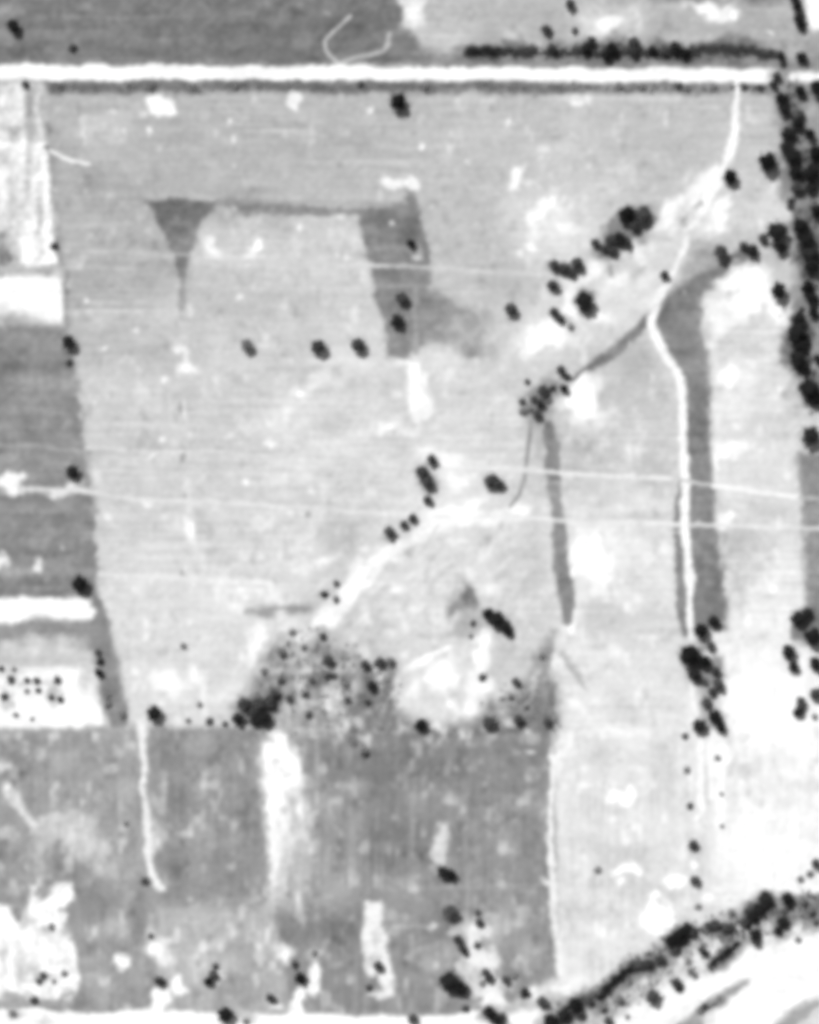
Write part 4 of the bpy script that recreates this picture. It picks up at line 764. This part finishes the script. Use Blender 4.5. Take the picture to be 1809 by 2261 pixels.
# ------------------------------------------------------------------ hedges: one thing each, leafy mass over its own stems
def hedge(label, pts, w_, h_, tn, density=1.0):
    r = random.Random(len(label) * 31 + int(pts[0][0]))
    V, Fc, V2, F2 = [], [], [], []
    P0 = [Vector((wx(x), wy(y), z_at(x, y))) for x, y in pts]
    base = P0[0]
    for a, b in zip(P0[:-1], P0[1:]):
        Ln = (b - a).length; d = (b - a) / Ln; nn = Vector((-d.y, d.x, 0))
        k = int(Ln / .9)
        for i in range(k):
            c = a + d * (i + r.random()) * Ln / k + nn * r.uniform(-.3, .3) * w_ * S - base
            rad = w_ * S * .5 * r.uniform(.45, 1.15); hh = h_ * r.uniform(.5, 1.15)
            if r.random() < .12: continue
            tube(V2, F2, tuple(c + Vector((0, 0, -.1))), tuple(c + Vector((r.uniform(-.2, .2), r.uniform(-.2, .2), hh * .8))), .06, .02, 5)
            for _ in range(int(75 * density * rad)):
                u = Vector((r.gauss(0, 1), r.gauss(0, 1), r.gauss(0, 1))).normalized() * r.random() ** .4
                leaf_cards(V, Fc, c + Vector((u.x * rad, u.y * rad, max(.06, hh * .52 + u.z * hh * .5))), .26, r)
    e = bpy.data.objects.new('hedge', None); e.location = base; col.objects.link(e)
    e['label'] = label; e['category'] = 'hedge'; e['group'] = 'hedges'
    link('foliage', pymesh('foliage', V, Fc, LEAF[tn]), e); link('stems', pymesh('stems', V2, F2, BARK), e)

hedge('thick black hedge above the road, first from the dark field', [(1030,116),(1060,112),(1104,115)], 26, 3.4, 0)
hedge('thick dark hedge above the road, second from the dark field', [(1112,112),(1140,113),(1182,114)], 24, 2.6, 1)
hedge('long smooth dark hedge above the road, tapering towards the tree belt', [(1520,112),(1560,108),(1630,107),(1680,117),(1712,124)], 22, 2.4, 1)
hedge('low grey hedge filling gaps in the ragged dark line above the road', [(1200,118),(1290,116),(1400,120),(1520,118)], 18, 1.6, 1)
hedge('straight black diagonal hedge on the river bank', [(1318,2204),(1345,2178),(1372,2152),(1398,2130)], 20, 3.6, 0)
hedge('black diagonal hedge nearest the white gravel', [(1564,2138),(1586,2116),(1606,2098),(1632,2084)], 18, 3.2, 0)
hedge('thin dark hedge bordering the scrub on the far gravel strip', [(1545,2236),(1560,2226),(1590,2206)], 10, 1.2, 2)

# ------------------------------------------------------------------ uncountable low growth
def tufts(name, label, where, count, hmax, tn, seed):
    r = random.Random(seed); idx = np.argwhere(np.isin(ccell, where))
    inside = (idx[:, 0] > (M - 20) / CELL) & (idx[:, 0] < NY - (M - 20) / CELL) & (idx[:, 1] > (M - 20) / CELL) & (idx[:, 1] < NX - (M - 20) / CELL)
    idx = idx[inside]; V, Fc = [], []
    dens = vnoise(26, 26, seed)
    for _ in range(count):
        j, i = idx[r.randrange(len(idx))]
        if r.random() > .5 + .8 * dens[j, i]: continue
        c = Vector((wx(xs[i] + r.random() * CELL), wy(ys[j] + r.random() * CELL), hgt[j, i]))
        for _ in range(3):
            a = r.uniform(0, 6.28); h = hmax * r.uniform(.4, 1); w_ = r.uniform(.1, .2); s = len(V)
            d = Vector((math.cos(a), math.sin(a), 0)); nn = Vector((-d.y, d.x, 0))
            V += [tuple(c - nn * w_), tuple(c + nn * w_), tuple(c + d * h * .6 + Vector((0, 0, h)))]; Fc.append((s, s + 1, s + 2))
    o = link(name, pymesh(name, V, Fc, LEAF[tn])); o['kind'] = 'stuff'; o['label'] = label; o['category'] = 'grass'
tufts('grass', 'rough grass growing on the road verges', [c_verge, c_nverge], 5000, .5, 2, 301)
tufts('undergrowth', 'low weeds and brush covering the scrubland', [c_scrub], 6000, .6, 2, 302)
tufts('undergrowth', 'low brush along the river bank and under the tree belt', [c_bank, c_belt], 7000, .7, 2, 303)
tufts('grass', 'rough grass on the dark grass patches, strips and ditches', [c_gstrip, c_patch, c_tri, c_ditch, c_ditch2], 7000, .4, 2, 304)

def brush(label, boxes, count, tn, seed):
    """a mass of low brush that nobody could count, leaf by leaf"""
    r = random.Random(seed); V, Fc = [], []
    for _ in range(count):
        x0, y0, x1, y1, wd = boxes[r.randrange(len(boxes))]
        t = r.random(); x = x0 + (x1 - x0) * t + r.gauss(0, wd); y = y0 + (y1 - y0) * t + r.gauss(0, wd)
        c = Vector((wx(x), wy(y), z_at(x, y))); rad = r.uniform(.45, 1.5)
        for _ in range(int(34 * rad)):
            u = Vector((r.gauss(0, 1), r.gauss(0, 1), r.gauss(0, 1))).normalized() * r.random() ** .4
            leaf_cards(V, Fc, c + Vector((u.x * rad, u.y * rad * 1.2, max(.05, rad * .4 + u.z * rad * .4))), .24, r)
    o = link('undergrowth', pymesh('undergrowth', V, Fc, LEAF[tn])); o['kind'] = 'stuff'; o['label'] = label; o['category'] = 'brush'
brush('loose low brush speckling the grey scrubland', [(620,1440,800,1480,30),(600,1500,760,1540,32),(620,1560,820,1600,28),(560,1560,600,1530,16),(690,1400,720,1500,18),(830,1480,870,1560,14),(1090,1520,1210,1590,20)], 200, 2, 401)
brush('darker brush clumps threaded through the scrubland', [(640,1440,760,1500,26),(640,1520,820,1560,26),(560,1580,610,1530,12),(760,1460,850,1520,18)], 45, 1, 402)
brush('thick brush binding the trees on the river bank', [(1230,2250,1320,2195,12),(1310,2205,1410,2125,11),(1400,2130,1500,2080,12),(1480,2080,1570,2050,14),(1560,2060,1640,2040,16),(1600,2100,1690,2010,14),(1660,2020,1809,1990,14)], 420, 1, 403)
brush('pale dry brush scattered over the lower river bank', [(1330,2230,1480,2150,14),(1480,2140,1600,2080,16),(1640,2060,1809,2020,14)], 130, 2, 404)
brush('low brush between the trees of the edge belt', [(1745,200,1800,460,14),(1770,480,1800,680,12),(1755,690,1800,900,14)], 260, 1, 405)
brush('brush filling the ragged line above the road', [(1030,116,1190,116,6),(1200,114,1400,110,9),(1400,112,1720,118,7)], 260, 1, 406)
brush('dull brush dotted along the verge under the road', [(120,192,1250,192,4),(1250,193,1700,194,4)], 150, 2, 407)
